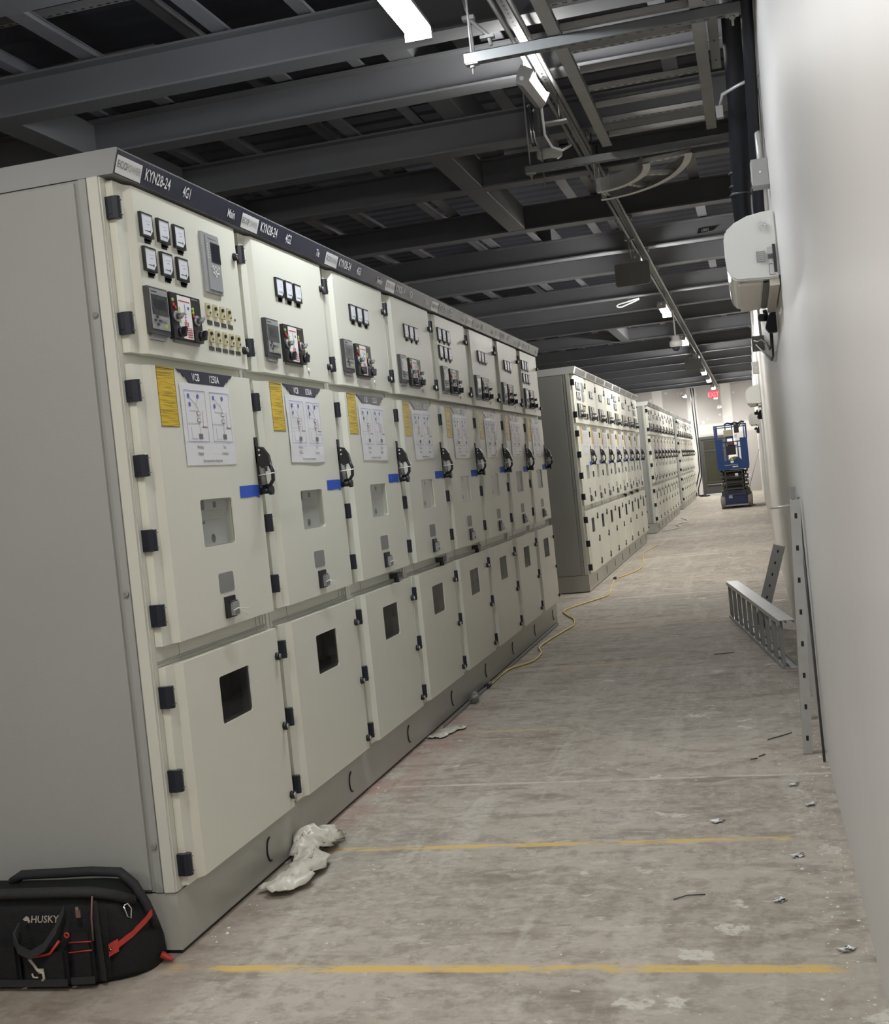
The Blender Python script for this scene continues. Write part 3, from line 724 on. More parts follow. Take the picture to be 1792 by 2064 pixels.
TAGS = {}
def make_cabinet(idx, row, proto, six, prot, plate_texts, far, mdata):
    root = empty('switchgear_cabinet')
    def part(key, name, parent, builder, **kw):
        # share mesh data between cabinets
        if key in mdata:
            o = bpy.data.objects.new(name, mdata[key]); C.objects.link(o); o.parent = parent; return o
        o = builder().build(name, parent, **kw); mdata[key] = o.data; return o
    def body():
        b = MB(); end = idx == 0
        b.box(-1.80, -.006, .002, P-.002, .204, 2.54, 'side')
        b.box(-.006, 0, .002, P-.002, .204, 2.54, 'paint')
        # front frame posts
        b.box(0, .004, .002, .030, .204, 2.54, 'paint'); b.box(0, .004, P-.034, P-.002, .204, 2.54, 'paint')
        if end:
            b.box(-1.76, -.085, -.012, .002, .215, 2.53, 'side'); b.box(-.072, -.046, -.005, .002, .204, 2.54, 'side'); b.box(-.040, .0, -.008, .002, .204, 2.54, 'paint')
            for z in (.36, 1.19, 2.10): b.cyl((-.058, -.016, z), (-.058, -.005, z), .009, 'mgrey', 10)
        for y in (.20, .86, .90, .93): b.box(.0, .002, y, y+.004, .94, 1.0, 'door')
        b.box(.0, .0045, .03, P-.03, .945, .955, 'side')
        return b
    part(('body', idx == 0), 'body', root, body, bevel=.002)
    def plinth():
        b = MB(); b.box(-1.80, 0, 0, P, .012, .200, 'plinth'); b.box(-1.79, -.004, .004, P-.004, 0, .012, 'black'); b.box(-1.79, -.004, .004, P-.004, .200, .204, 'black')
        pts = [(.001, .77+.035*sin(a), .100+.045*cos(a)) for a in [RD(180+k*18) for k in range(11)]]
        b.tube(pts, .005, 'black', 6)
        if idx == 0: b.box(-.55, -.50, -.004, .001, .10, .13, 'redtag') if row > 0 else None
        return b
    part(('plinth', idx == 0, row > 0), 'plinth', root, plinth)
    # top cap with sloped fascia
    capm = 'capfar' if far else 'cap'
    def cap():
        b = MB(); b.prism([(-1.84, 2.541), (.054, 2.541), (.079, 2.618), (.074, 2.622), (-1.84, 2.622)], 'y', 0.0 if idx else -.004, P-.001, capm)
        for y in (.22, .85): b.cyl((.02, y, 2.622), (.02, y, 2.634), .014, 'white', 8)
        return b
    cp = part(('cap', idx == 0, far), 'top_cap', root, cap)
    def fascia():
        b = MB()
        up = Vector((.025, 0, .077)).normalized(); nr = Vector((.077, 0, -.025)).normalized()
        o = Vector((.054, 0, 2.541))
        def quad(ya, yb, za, zb, off, mm):
            p = [o+nr*off+up*z+Vector((0, y, 0)) for (y, z) in ((ya, za), (yb, za), (yb, zb), (ya, zb))]
            q = [o+nr*.0005+up*z+Vector((0, y, 0)) for (y, z) in ((ya, za), (yb, za), (yb, zb), (ya, zb))]
            b.add(p+q, [(0, 1, 2, 3), (0, 1, 5, 4), (1, 2, 6, 5), (2, 3, 7, 6), (3, 0, 4, 7)], mm)
        def T(y, z): return frameT(o+nr*.0045+up*z+Vector((0, y, 0)), (0, 1, 0), up)
        if not far:
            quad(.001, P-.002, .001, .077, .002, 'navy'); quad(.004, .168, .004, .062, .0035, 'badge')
            b.text('ECO', 'greytext', T(.008, .024), .92, .034); b.text('POWER', 'palegrey', T(.066, .024), .80, .034)
            b.box(0, .0, 0, 0, 0, 0, 'palegrey') if False else None
            b.text('KYN28-24', 'white', T(.190, .022), .78, .054); b.text(plate_texts[0], 'white', T(.470, .022), .72, .054)
            b.text(plate_texts[1], 'white', T(.855 if len(plate_texts[1]) < 5 else .82, .022), .78, .046)
        else:
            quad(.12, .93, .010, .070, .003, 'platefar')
            b.text('KYN28-24', 'palegrey', T(.195, .026), .95, .036); b.text(plate_texts[0], 'palegrey', T(.475, .026), .95, .036)
        return b
    if (row == 0 and idx in (2, 3, 4)) or (row == 1 and idx in (4, 5, 6)):
        part('catch', 'ledge_catch', root, lambda: MB().box(.0045, .048, .70, .79, .958, .985, 'black').cyl((.034, .72, .936), (.034, .72, .958), .014, 'black', 8))
    fo = part(('fascia', far, tuple(plate_texts)), 'fascia', root, fascia)
    # ---- upper door
    ud = part('ud', 'upper_door', root, lambda: door_mesh(*DZ['up'], []))
    for z in (2.44, 2.065): part(('h', z), 'hinge', ud, lambda: hinge(z), bevel=.002)
    for z in (2.415, 2.045): part(('l', z), 'latch', ud, lambda: latch(z))
    if six:
        for r_, zz in enumerate((2.368, 2.253)):
            for k in range(3): part(('m', r_, k), 'meter', ud, lambda: meter(.150+.1215*k, zz))
    else:
        for k in range(3): part(('m3', k), 'meter', ud, lambda: meter(.335+.108*k, 2.310))
    ry = .132 if prot else .150
    part(('relay', ry), 'protection_relay', ud, lambda: relay(ry, 2.038))
    part(('mimic', ry), 'mimic_panel', ud, lambda: mimic(ry+.163, 2.036) if prot else mimic(ry+.200, 2.030, .240))
    if prot:
        part('prot', 'display_unit', ud, lambda: protector(.618, 2.240))
        for k in range(4): part(('sw', k), 'link_switch', ud, lambda: switch(.611+.062*k, 2.150))
        for k in range(5): part(('sx', k), 'link_switch', ud, lambda: switch(.612+.062*k, 2.052))
        def tags():
            b = MB()
            for k in range(4): b.box(XF, XF+.002, .612+.062*k, .655+.062*k, 2.119, 2.135, 'dgrey')
            for k in range(5): b.box(XF, XF+.002, .604+.060*k, .648+.060*k, 2.022, 2.036, 'dgrey')
            b.cyl((XF, .87, 2.16), (XF+.002, .87, 2.16), .005, 'black', 8)
            return b
        part('tags', 'switch_labels', ud, tags)
    else:
        part('nsw', 'link_switch', ud, lambda: switch(.62, 2.052))
        part('nbt', 'push_button', ud, lambda: MB().cyl((XF, .655, 2.012), (XF+.006, .655, 2.012), .010, 'white', 10))
    # ---- middle door
    md = part('md', 'middle_door', root, lambda: door_mesh(*DZ['mid'], [(.390, .662, 1.302, 1.472)]))
    for z in (1.845, 1.60, 1.355, 1.108): part(('h', z), 'hinge', md, lambda: hinge(z), bevel=.002)
    def yl():
        b = MB(); b.box(XF, XF+.001, .161, .293, 1.729, 1.935, 'yellow')
        for (a, c, d, e) in ((.161, .293, 1.729, 1.731), (.161, .293, 1.928, 1.930), (.161, .163, 1.729, 1.935), (.291, .293, 1.729, 1.935)): b.box(XF+.001, XF+.0014, a, c, d, e, 'black')
        return b
    part('yl', 'warning_label', md, yl)
    def vp():
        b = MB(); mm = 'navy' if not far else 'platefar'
        b.prism([(.306, 1.934), (.330, 1.922), (.345, 1.922), (.360, 1.908), (.375, 1.908), (.400, 1.888), (.690, 1.888), (.712, 1.906), (.728, 1.906), (.742, 1.921), (.757, 1.921), (.776, 1.934)], 'x', XF, XF+.003, mm)
        b.text('VCB', 'white', frameT((XF+.0035, .425, 1.898), (0, 1, 0), (0, 0, 1)), .85, .038)
        b.text('1250A', 'white', frameT((XF+.0035, .565, 1.898), (0, 1, 0), (0, 0, 1)), .85, .038)
        return b
    part(('vp', far), 'rating_plate', md, vp)
    sd = (idx if row == 0 else idx % 4)
    part(('sheet', sd), 'diagram_sheet', md, lambda: sheet_mesh(sd, .0004 if sd == 0 else .0035))
    rnd = random.Random(idx*7+row)
    if row < 2:
        dy = rnd.uniform(-.02, .02) if idx else 0; dz = rnd.uniform(-.004, .012) if idx else 0; k2 = (idx, row)
        def tp():
            b = MB(); y0, z0 = .742+dy, 1.466+dz
            b.prism([(y0, z0), (y0+.06, z0-.001), (y0+.145, z0+.002), (y0+.182, z0-.006), (y0+.195, z0+.044), (y0+.14, z0+.046), (y0+.002, z0+.045)], 'x', XF+.0003, XF+.0016, 'tape')
            b.box(XF+.0016, XF+.0019, y0+.05, y0+.056, z0+.015, z0+.03, 'blueprint'); b.box(XF+.0016, XF+.0019, y0+.064, y0+.067, z0+.013, z0+.032, 'blueprint')
            return b
        tp_ = part(('tape', k2), 'masking_tape', md, tp); tp_['label'] = 'strip of blue masking tape'
    def wi():
        b = MB(); b.box(.0045, .020, .391, .661, 1.303, 1.471, 'white')
        x = .0202; b.box(x, x+.001, .393, .47, 1.435, 1.470, 'mgrey')
        for (a, c, d, e) in ((.545, .570, 1.440, 1.462), (.440, .462, 1.385, 1.395)): b.box(x, x+.001, a, c, d, e, 'mgrey')
        b.lathe([(.0, .0), (.013, .0005), (.016, .002), (.016, .0)], 'mgrey', (x, .52, 1.330), 16, axis='x')
        for z_ in (1.43, 1.396): b.box(x, x+.0006, .45, .62, z_, z_+.0012, 'palegrey')
        return b
    w_ = part('wi', 'breaker_face', md, wi)
    part('wg', 'window_pane', md, lambda: MB().box(.038, .040, .390, .662, 1.302, 1.472, 'pane'))
    part('np', 'name_plate', md, lambda: MB().prism([(.480, 1.128), (.590, 1.128), (.600, 1.135), (.600, 1.193), (.592, 1.200), (.480, 1.200), (.474, 1.193), (.474, 1.135)], 'x', XF, XF+.0015, 'mgrey'))
    part('lk', 'crank_lock', md, lockbox); part('ti', 'cable_tie', md, ties)
    part('hd', 'door_handle', md, handle_mesh)
    # ---- lower door
    ld = part('ld', 'lower_door', root, lambda: door_mesh(*DZ['low'], [(.390, .655, .668, .838)]))
    for z in (.839, .563, .286): part(('h', z), 'hinge', ld, lambda: hinge(z), bevel=.002)
    for z in (.825, .545, .268): part(('l', z), 'latch', ld, lambda: latch(z))
    def lw():
        b = MB(); b.box(.0045, .0060, .391, .654, .669, .837, 'dgrey')
        b.prism([(.395, .715), (.46, .722), (.54, .742), (.645, .768), (.652, .752), (.56, .725), (.47, .708), (.395, .706)], 'x', .0062, .008, 'black')
        b.box(.0062, .007, .395, .65, .700, .703, 'black')
        return b
    part('lw', 'dark_interior', ld, lw); part('lg', 'window_pane', ld, lambda: MB().box(.038, .040, .390, .655, .668, .838, 'panedark'))
    return root

ORD = ['first', 'second', 'third', 'fourth', 'fifth', 'sixth', 'seventh', 'last']
ROWS = [('nearest', 3.58), ('second', 14.04), ('third', 24.39), ('farthest', 34.46)]
for r, (rn, y0) in enumerate(ROWS):
    md = {} if r == 0 else globals().get('MD', {})
    MD = md
    for i in range(8):
        six = i in (0, 4, 7)
        txt = (['4G1', 'Main'], ['4G2', 'Tie'], ['4G3', 'Feeder'], ['4G4', 'Feeder'], ['4G5', 'Feeder'], ['4G6', 'Feeder'], ['4G7', 'Feeder'], ['4G8', 'Feeder'])[i] if r == 0 else ['%dG%d' % (4-r, i+1), '']
        c = make_cabinet(i, r, None, six, i == 0, txt, r > 0, MD)
        c.location = (-1.95-(.018*r), y0+i*P, 0)
        lab = 'pale grey switchgear cabinet with %s meters, %s from the near end of the %s row' % ('six' if six else 'three', ORD[i], rn)
        if r == 0 and i < 3: lab = 'pale grey switchgear cabinet with fascia reading %s, %s in the nearest row' % (txt[0], ORD[i])
        tag(c, lab, 'electrical cabinet', 'switchgear cabinets of the %s row' % rn)


# ------------------------------------------------------------------ overhead services
# long strut track with twin conduits, under the beams
o = strut((-1.0, YF+.1, 3.80), (-1.0, 44.8, 3.80), .045, .045, 'galvk', pitch=.06).build('strut_track'); tag(o, 'long steel strut channel under the beams that carries the strip lights', 'strut channel')
for x, lb in ((-1.045, 'thin steel conduit on the left side of the light track'), (-.955, 'thin steel conduit on the right side of the light track')):
    b = MB(); b.cyl((x, YF+.1, 3.79), (x, 44.8, 3.79), .013, 'galvd', 8); tag(b.build('conduit_pipe'), lb, 'conduit')
bc = MB(); bc.box(-.075, .075, -.03, .03, -.012, 0, 'galvd'); bc.box(-.075, -.06, -.03, .03, -.04, 0, 'galvd'); bc.box(.06, .075, -.03, .03, -.04, 0, 'galvd')
cl0 = bc.build('beam_clamp')
first = True
for yb in BEAMS:
    if yb < 8 or yb > 39: continue
    c = cl0 if first else cl0.copy()
    if not first: C.objects.link(c)
    first = False
    c.location = (-1.0, yb-.085, 3.849); tag(c, 'small steel clamp fixing the light track under a beam', 'clamp', 'beam clamps along the light track')

# ladder tray and its trapeze hangers
tr = empty('ladder_tray', (-.40, 5.5, 3.5)); tag(tr, 'straight overhead ladder cable tray with slotted rungs beside the right wall', 'cable tray')
def rail(x, s, y0, y1, z=3.5, h=.10, w=.062):
    b = MB(); b.box(x, x+w*s, y0, y1, z, z+.004, 'galvd'); b.box(x, x+.004*s, y0, y1, z+.004, z+h, 'galvd'); b.box(x, x+.04*s, y0, y1, z+h-.004, z+h, 'galvd'); return b
for x, s in ((-.755, 1), (-.03, -1)):
    o = rail(x, s, 2.6, 8.02).build('side_rail', tr); o.location = -Vector(tr.location)
y = 2.82; k = 0
while y < 7.9:
    o = strut((-.69, y, 3.515), (-.095, y, 3.515), .036, .03, 'galvd', slot=(k % 2 == 0), pitch=.045).build('rung', tr); o.location = -Vector(tr.location); y += .335; k += 1
def trapeze(y, x0, x1, z, label):
    t = empty('trapeze_hanger', (x0, y, z)); tag(t, label, 'pipe hanger', 'trapeze hangers under the cable tray')
    o = strut((x0, y, z), (x1, y, z), .05, .05, 'galvk', pitch=.06).build('crossbar', t); o.location = -Vector(t.location)
    for xr in (x0+.035, x1-.04):
        b = MB(); b.cyl((xr, y, z-.05), (xr, y, 4.10), .006, 'galvd', 6); b.cyl((xr, y, z-.02), (xr, y, z-.006), .014, 'galvd', 6); b.cyl((xr, y, z+.046), (xr, y, z+.056), .014, 'galvd', 6)
        b.box(xr-.03, xr+.03, y-.022, y+.022, z-.006, z, 'galvd')
        o = b.build('threaded_rod', t); o.location = -Vector(t.location)
    return t
trapeze(5.86, -1.17, .135, 3.447, 'near trapeze hanger bar crossing under the overhead ladder tray')
trapeze(8.20, -1.30, .125, 3.452, 'farther trapeze hanger bar at the end of the ladder tray, above the curved bend')
# fork bracket hanging at the near trapeze
b = MB(); b.tube([(-1.20, 5.95, 4.10), (-1.16, 5.95, 3.75), (-1.15, 5.95, 3.72), (-1.14, 5.95, 3.53)], .008, 'galvd', 6); b.box(-1.18, -1.12, 5.93, 5.97, 3.69, 3.71, 'galvd')
b.tube([(-1.15, 5.95, 3.70), (-1.06, 5.95, 3.60), (-1.05, 5.95, 3.55)], .011, 'galvd', 6); b.box(-1.10, -1.03, 5.93, 5.97, 3.585, 3.60, 'galvd')
tag(b.build('fork_bracket'), 'forked steel hanger bracket just above the near trapeze bar', 'bracket')
# curved 90 degree bend
tb = empty('curved_tray_bend', (-.5, 8.8, 3.45)); tag(tb, 'curved ninety degree cable tray bend hanging below the ladder tray end', 'cable tray')
def arc(cx, cy, a, bb, n=18, e0=0, e1=90): return [(cx+a*cos(RD(e0+(e1-e0)*i/n)), cy+bb*sin(RD(e0+(e1-e0)*i/n))) for i in range(n+1)]
def curved_rail(pts, z0, z1, w):
    b = MB(); vs = []
    for i, p in enumerate(pts):
        a = Vector(pts[max(0, i-1)]); c = Vector(pts[min(len(pts)-1, i+1)]); d = (c-a).normalized(); nn = Vector((-d.y, d.x))*w
        vs += [(p[0], p[1], z0), (p[0], p[1], z1), (p[0]+nn.x, p[1]+nn.y, z0), (p[0]+nn.x*.12, p[1]+nn.y*.12, z1), (p[0]+nn.x, p[1]+nn.y, z0+.004)]
    fs = []
    for i in range(len(pts)-1):
        A, B = 5*i, 5*i+5; fs += [(A, B, B+1, A+1), (A, A+2, B+2, B), (A+2, A+4, B+4, B+2), (A+1, B+1, B+3, A+3)]
    return b.add(vs, fs, 'galv', smooth=False)
inner = arc(-.92, 8.36, .385, .62); outer = arc(-.92, 8.20, .72, 1.10, e0=3)
for pts, s in ((inner, -.05), (outer, .05)):
    o = curved_rail(pts, 3.43, 3.53, s).build('side_rail', tb); o.location = -Vector(tb.location)
for i in (1, 7, 12, 17):
    p, q = inner[i], outer[i]
    o = strut((p[0], p[1], 3.445), (q[0], q[1], 3.445), .036, .03, 'galv', pitch=.05).build('rung', tb); o.location = -Vector(tb.location)
b = MB(); b.cyl((-.92, 8.95, 3.53), (-.92, 8.95, 3.85), .005, 'chrome', 6); b.cyl((-.92, 9.27, 3.53), (-.92, 9.27, 3.84), .005, 'chrome', 6)
o = b.build('hanging_rods', tb); o.location = -Vector(tb.location)
# short tray offcut parallel, right of the main tray
t2 = strut((.005, 3.5, 3.56), (.005, 7.0, 3.56), .05, .06, 'galvd', pitch=.3).build('narrow_channel'); tag(t2, 'narrow steel channel between the ladder tray and the black insulated pipe', 'steel channel')
b = MB(); b.box(-1.06, -.92, 7.62, 7.70, 3.60, 3.612, 'galvd'); b.cyl((-.97, 7.66, 3.612), (-.97, 7.66, 3.78), .005, 'chrome', 6)
tag(b.build('flat_bracket'), 'short flat bracket crossing the light track beside the lamp cable', 'bracket')
# lamp cable and chain
b = MB(); b.tube([(-1.03, 7.33, 3.65), (-1.045, 7.45, 3.61), (-1.06, 7.58, 3.52), (-1.03, 7.64, 3.455), (-.98, 7.72, 3.445), (-.93, 7.80, 3.49)], .008, 'white', 8)
o = b.build('lamp_cable'); o.parent = nl; o.matrix_parent_inverse = (Matrix.Translation(nl.location) @ nl.rotation_euler.to_matrix().to_4x4()).inverted()
b = MB()
for i in range(34):
    z = 3.98-i*.017; a = i % 2
    b.tube([(-1.215+(.006*cos(t) if a else 0), 8.45+(0 if a else .006*cos(t)), z+.012*sin(t)) for t in [2*pi*k/8 for k in range(8)]], .0022, 'galvd', 4, closed=True)
o = b.build('hanging_chain'); tag(o, 'thin chain hanging beside the smoke detector rods', 'chain')
b = MB(); b.tube([(-1.29, 8.45, 3.97), (-1.27, 8.45, 3.99), (-1.24, 8.45, 3.95), (-1.25, 8.45, 3.93)], .010, 'chrome', 6)
b.cyl((-1.285, 8.45, 3.98), (-1.27, 8.45, 3.68), .008, 'chrome', 8); b.cyl((-1.262, 8.45, 3.96), (-1.25, 8.45, 3.68), .008, 'chrome', 8)
b.box(-1.30, -1.23, 8.42, 8.48, 3.665, 3.685, 'galvd')
tag(b.build('rod_hanger'), 'pair of bright steel rods hooked over a beam, left of the chain', 'hanger rods')
# smoke detector on its base
t = empty('smoke_detector', (-1.20, 8.72, 3.66)); tag(t, 'white round smoke detector hanging above the farther trapeze bar', 'smoke detector')
b = MB(); b.lathe([(0, .062), (.088, .062), (.092, .05), (.092, .022), (.085, .008), (.060, -.006), (.055, -.010)], 'acwhite', n=28); b.build('housing', t)
b = MB(); b.lathe([(.052, -.006), (.052, -.022), (.040, -.032), (0, -.034)], 'dgrey', n=20); b.build('sensor_head', t)
b = MB(); b.box(-.07, .05, -.05, .05, .062, .13, 'galvd'); b.cyl((0, 0, .13), (0, 0, .20), .010, 'galvd', 8); b.build('junction_box', t)

# hanging grey panels
def panel(x0, x1, z0, z1, y, label, tilt):
    t = empty('hanging_board', ((x0+x1)/2, y, (z0+z1)/2)); tag(t, label, 'hanging panel', 'grey panels hanging from the light track')
    w = (x1-x0)/2; h = (z1-z0)/2; r = .03; pts = []
    for (cx, cz, a0) in ((w-r, h-r, 0), (-w+r, h-r, 90), (-w+r, -h+r, 180), (w-r, -h+r, 270)):
        for k in range(5): a = RD(a0+k*22.5); pts.append((cx+r*cos(a), cz+r*sin(a)))
    b = MB(); b.prism(pts, 'y', -.015, .015, 'mgrey'); b.build('plate', t, bevel=.003)
    b = MB(); b.tube([(p[0], -.016, p[1]) for p in pts], .003, 'silver', 5, closed=True); b.build('edge_trim', t)
    b = MB(); b.box(-.09, .09, -.03, .03, h, h+.035, 'galvd'); b.cyl((0, 0, h), (-.02, 0, 3.84-(z0+z1)/2), .012, 'galvd', 8); b.cyl((.03, 0, h), (.01, 0, 3.84-(z0+z1)/2), .005, 'galvd', 6); b.box(-.05, .05, -.03, .03, 3.77-(z0+z1)/2, 3.82-(z0+z1)/2, 'galvd'); b.build('hanger', t)
    t.rotation_euler = (0, RD(tilt), 0)
panel(-1.225, -.862, 3.295, 3.535, 13.0, 'nearer grey rounded panel hanging from the light track', 0)
panel(-1.290, -.925, 3.375, 3.620, 28.0, 'farther grey rounded panel hanging from the light track', 0)
# white wedge bracket
WB = 18.05/17.0
b = MB(); b.tube([(x*WB, 18.05, CAM_H+(z-CAM_H)*WB) for (x, z) in ((-1.31, 3.68), (-1.50, 3.650), (-1.60, 3.635), (-1.63, 3.615), (-1.61, 3.595), (-1.56, 3.592), (-1.40, 3.640), (-1.31, 3.67))], .011, 'white', 6)
b.cyl((-1.54, 18.05, 3.77), (-1.54, 18.05, 3.85), .004, 'galvd', 5)
tag(b.build('wedge_bracket'), 'small white wedge shaped loop bracket left of the oval strip light', 'bracket')
# dome camera
t = empty('dome_camera', (-1.02, 19.82, 3.225)); tag(t, 'white dome security camera beside the bright strip light', 'security camera')
b = MB(); b.lathe([(0, .16), (.055, .16), (.065, .14), (.070, .09), (.10, .075), (.105, .04), (.10, .0), (.07, -.02)], 'acwhite', n=24); b.cyl((0, 0, .16), (0, 0, .625), .012, 'white', 10); b.build('housing', t)
b = MB(); b.lathe([(.068, -.02), (.062, -.06), (.035, -.085), (0, -.092)], 'screen', n=20); b.build('dome_lens', t)
# exit sign
t = empty('exit_sign', (-.995, 38.0, 3.245)); tag(t, 'red glowing exit sign under the row of strip lights', 'exit sign')
b = MB(); b.box(-.155, .155, -.03, .03, -.105, .105, 'exit'); b.build('sign_box', t, bevel=.006)
b = MB(); b.text('EXIT', 'exitletter', frameT((0, -.034, -.072), (1, 0, 0), (0, 0, 1)), .78, .205, 'CENTER'); b.build('letters', t)
b = MB(); b.cyl((0, .2, .105), (0, .2, .605), .008, 'galvd', 6); b.box(-.02, .02, .0, .21, .095, .110, 'galvd'); b.build('hanging_rod', t)
# stamped plate on the beam
b = MB(); b.prism([(-.375, 3.925), (-.195, 3.94), (-.135, 3.985), (-.355, 3.985)], 'y', 14.098, 14.104, 'black')
b.text('1001', 'palegrey', frameT((-.33, 14.095, 3.938), (1, 0, .06), (0, 0, 1)), 1.0, .045)
tag(b.build('beam_marking_plate'), 'dark slanted marking plate reading 1001 on a beam left of the air conditioner', 'marking plate')

# ------------------------------------------------------------------ air conditioners on the wall
def aircon(y0, L, z0, z1, label, detail=True):
    t = empty('air_conditioner', (XW, y0, z0)); tag(t, label, 'air conditioner', 'air conditioners on the right wall')
    h = z1-z0; k = h/.315
    prof = [(0, h), (-.06*k, h-.002), (-.13*k, h-.012), (-.19*k, h-.036), (-.235*k, h-.070), (-.245*k, h-.11), (-.246*k, h-.19*k), (-.240*k, .055*k), (-.225*k, .020*k), (-.20*k, .004), (-.03, -.006), (0, .0)]
    b = MB(); b.prism(prof, 'y', 0, L, 'acwhite'); b.build('body', t, bevel=.008, seg=2)
    b = MB(); b.box(-.195*k, -.085*k, .06, L-.06, -.016, .002, 'flap'); b.build('louvre', t, bevel=.003)
    b = MB(); b.box(-.080*k, -.055*k, .06, L-.06, -.014, .004, 'black'); b.build('air_outlet', t)
    b = MB(); b.box(-.052*k, -.006, .02, L-.02, -.035, .0, 'flap'); b.build('rear_drip_rail', t)
    if detail:
        b = MB()
        b.box(-.100, -.060, -.0105, -.009, .075, .125, 'mgrey')
        for i in range(5): b.box(-.096, -.064, -.0112, -.0105, .080+i*.009, .084+i*.009, 'silver')
        for i in range(30):
            r_ = .004+.019*math.sqrt(i/30); a = i*2.4; b.cyl((-.062+r_*cos(a)*.8, -.0095, .240+r_*sin(a)), (-.062+r_*cos(a)*.8, -.0125, .240+r_*sin(a)), .0022, 'chrome', 6)
        b.box(-.048, -.020, -.0105, -.009, .085, .105, 'dgrey'); b.box(-.050, -.018, -.0105, -.009, .110, .140, 'palegrey')
        b.box(-.026, -.012, -.012, -.009, .02, .15, 'black')
        for (p, q, r_, s_) in ((-.048, -.046, .012, .062), (-.048, -.03, .06, .062), (-.048, -.02, .010, .012)): b.box(p, q, -.0105, -.009, r_, s_, 'black')
        b.build('side_markings', t)
    return t
aircon(5.90, 1.20, 2.235, 2.545, 'big white air conditioner on the right wall, nearest the camera')
aircon(19.8, 1.15, 2.17, 2.46, 'middle white air conditioner on the right wall, above the blue lift', False)
aircon(29.0, 1.15, 2.03, 2.32, 'farthest and smallest white air conditioner on the right wall', False)
def pump(y, z, s, label):
    t = empty('condensate_pump', (XW, y, z)); tag(t, label, 'condensate pump', 'condensate pumps under the air conditioners')
    b = MB(); b.prism([(0, -.09*s), (-.045*s, -.09*s), (-.065*s, -.06*s), (-.045*s, .0), (-.02*s, .04*s), (0, .04*s)], 'y', 0, .10*s, 'foam'); b.build('pump_body', t, bevel=.004)
    b = MB(); b.cyl((-.085*s, .02, .0), (-.055*s, .05, .0), .022*s, 'rubber', 12); b.tube([(-.06*s, .03, .04*s), (-.05*s, .05, .0), (-.03*s, .05, -.02*s)], .012*s, 'rubber', 8); b.build('hose_elbow', t)
pump(7.28, 2.20, 1.0, 'dark condensate pump under the big nearest air conditioner')
pump(21.3, 2.06, 1.2, 'dark condensate pump under the middle air conditioner')
pump(30.5, 1.95, 1.2, 'dark condensate pump under the farthest air conditioner')
b = MB(); b.tube([(.165, 7.35, 2.12), (.168, 7.6, 2.06), (.170, 8.4, 2.10), (.165, 8.9, 2.18), (.145, 9.6, 2.27), (.13, 10.8, 2.36), (.11, 11.95, 2.47)], .008, 'rubber', 6)
b.tube([(.170, 7.38, 2.12), (.178, 7.9, 2.02), (.182, 8.6, 2.04), (.172, 9.4, 2.13), (.150, 10.6, 2.27), (.125, 11.95, 2.43)], .007, 'rubber', 6)
tag(b.build('power_cable'), 'black looped cable from the nearest pump to the grey wall socket box', 'cable')
def jbox(x0, x1, y0, y1, z0, z1, label, sock=False):
    t = empty('junction_box', (XW, y0, z0)); tag(t, label, 'junction box')
    b = MB(); b.box(x0-XW, x1-XW, 0, y1-y0, 0, z1-z0, 'galvd'); b.build('box', t, bevel=.003)
    b = MB(); b.box(x0-XW-.003, x0-XW, .008, y1-y0-.008, .01, z1-z0-.01, 'galv'); b.cyl(((x0+x1)/2-XW, -.003, (z1-z0)*.5), ((x0+x1)/2-XW, 0, (z1-z0)*.5), .004, 'white', 8); b.build('cover', t)
    return t
jbox(.12, .20, 6.18, 6.29, 2.72, 2.85, 'grey junction box on the wall conduit above the nearest air conditioner')
jbox(.09, .20, 12.0, 12.12, 2.38, 2.52, 'grey socket box on the right wall beyond the nearest air conditioner')
jbox(.11, .20, 18.6, 18.72, 2.56, 2.74, 'round-topped grey box above the middle air conditioner')
b = MB(); b.tube([(.178, 6.95, 4.0), (.178, 6.75, 3.55), (.170, 6.42, 3.10), (.165, 6.24, 2.85)], .014, 'galv', 10); b.box(.13, .199, 6.53, 6.56, 3.26, 3.28, 'galvd'); b.box(.12, .145, 6.52, 6.57, 3.25, 3.29, 'galvd')
tag(b.build('metal_conduit'), 'bright steel conduit running down the right wall to a junction box', 'conduit')
b = MB(); b.tube([(.175, 12.06, 2.52), (.175, 12.06, 3.9)], .012, 'white', 8); tag(b.build('metal_conduit'), 'thin pale conduit rising from the wall socket box', 'conduit')
b = MB(); b.tube([(.100, 6.15, 4.05), (.105, 6.25, 3.7), (.095, 6.5, 3.2), (.065, 6.85, 2.80), (.07, 7.0, 2.60), (.09, 7.02, 2.552)], [.058, .058, .056, .052, .045, .036], 'foam', 12)
for (p, r_) in (((.069, 6.8, 2.86), .058), ((.067, 6.82, 2.82), .057), ((.072, 6.75, 2.92), .058)): b.lathe([(r_, -.006), (r_+.003, 0), (r_, .006)], 'dgrey', p, 14)
tag(b.build('insulated_pipe'), 'thicker black foam insulated pipe dropping to the nearest air conditioner', 'pipe', 'black pipes above the nearest air conditioner')
b = MB(); b.tube([(.165, 5.6, 4.05), (.165, 5.85, 3.6), (.155, 6.3, 3.1), (.150, 6.7, 2.75), (.150, 6.86, 2.552)], .030, 'foam', 10)
tag(b.build('insulated_pipe'), 'thinner black foam insulated pipe closer to the wall, above the air conditioner', 'pipe', 'black pipes above the nearest air conditioner')
b = MB(); b.tube([(.0, 6.40, 3.18), (.02, 6.36, 3.235), (.10, 6.30, 3.25), (.19, 6.28, 3.27), (.195, 6.3, 3.28)], .009, 'galv', 6); b.box(-.02, .015, 6.38, 6.42, 3.13, 3.19, 'galvd')
tag(b.build('pipe_strap'), 'pale curved strap wrapped across the black insulated pipe', 'pipe strap')

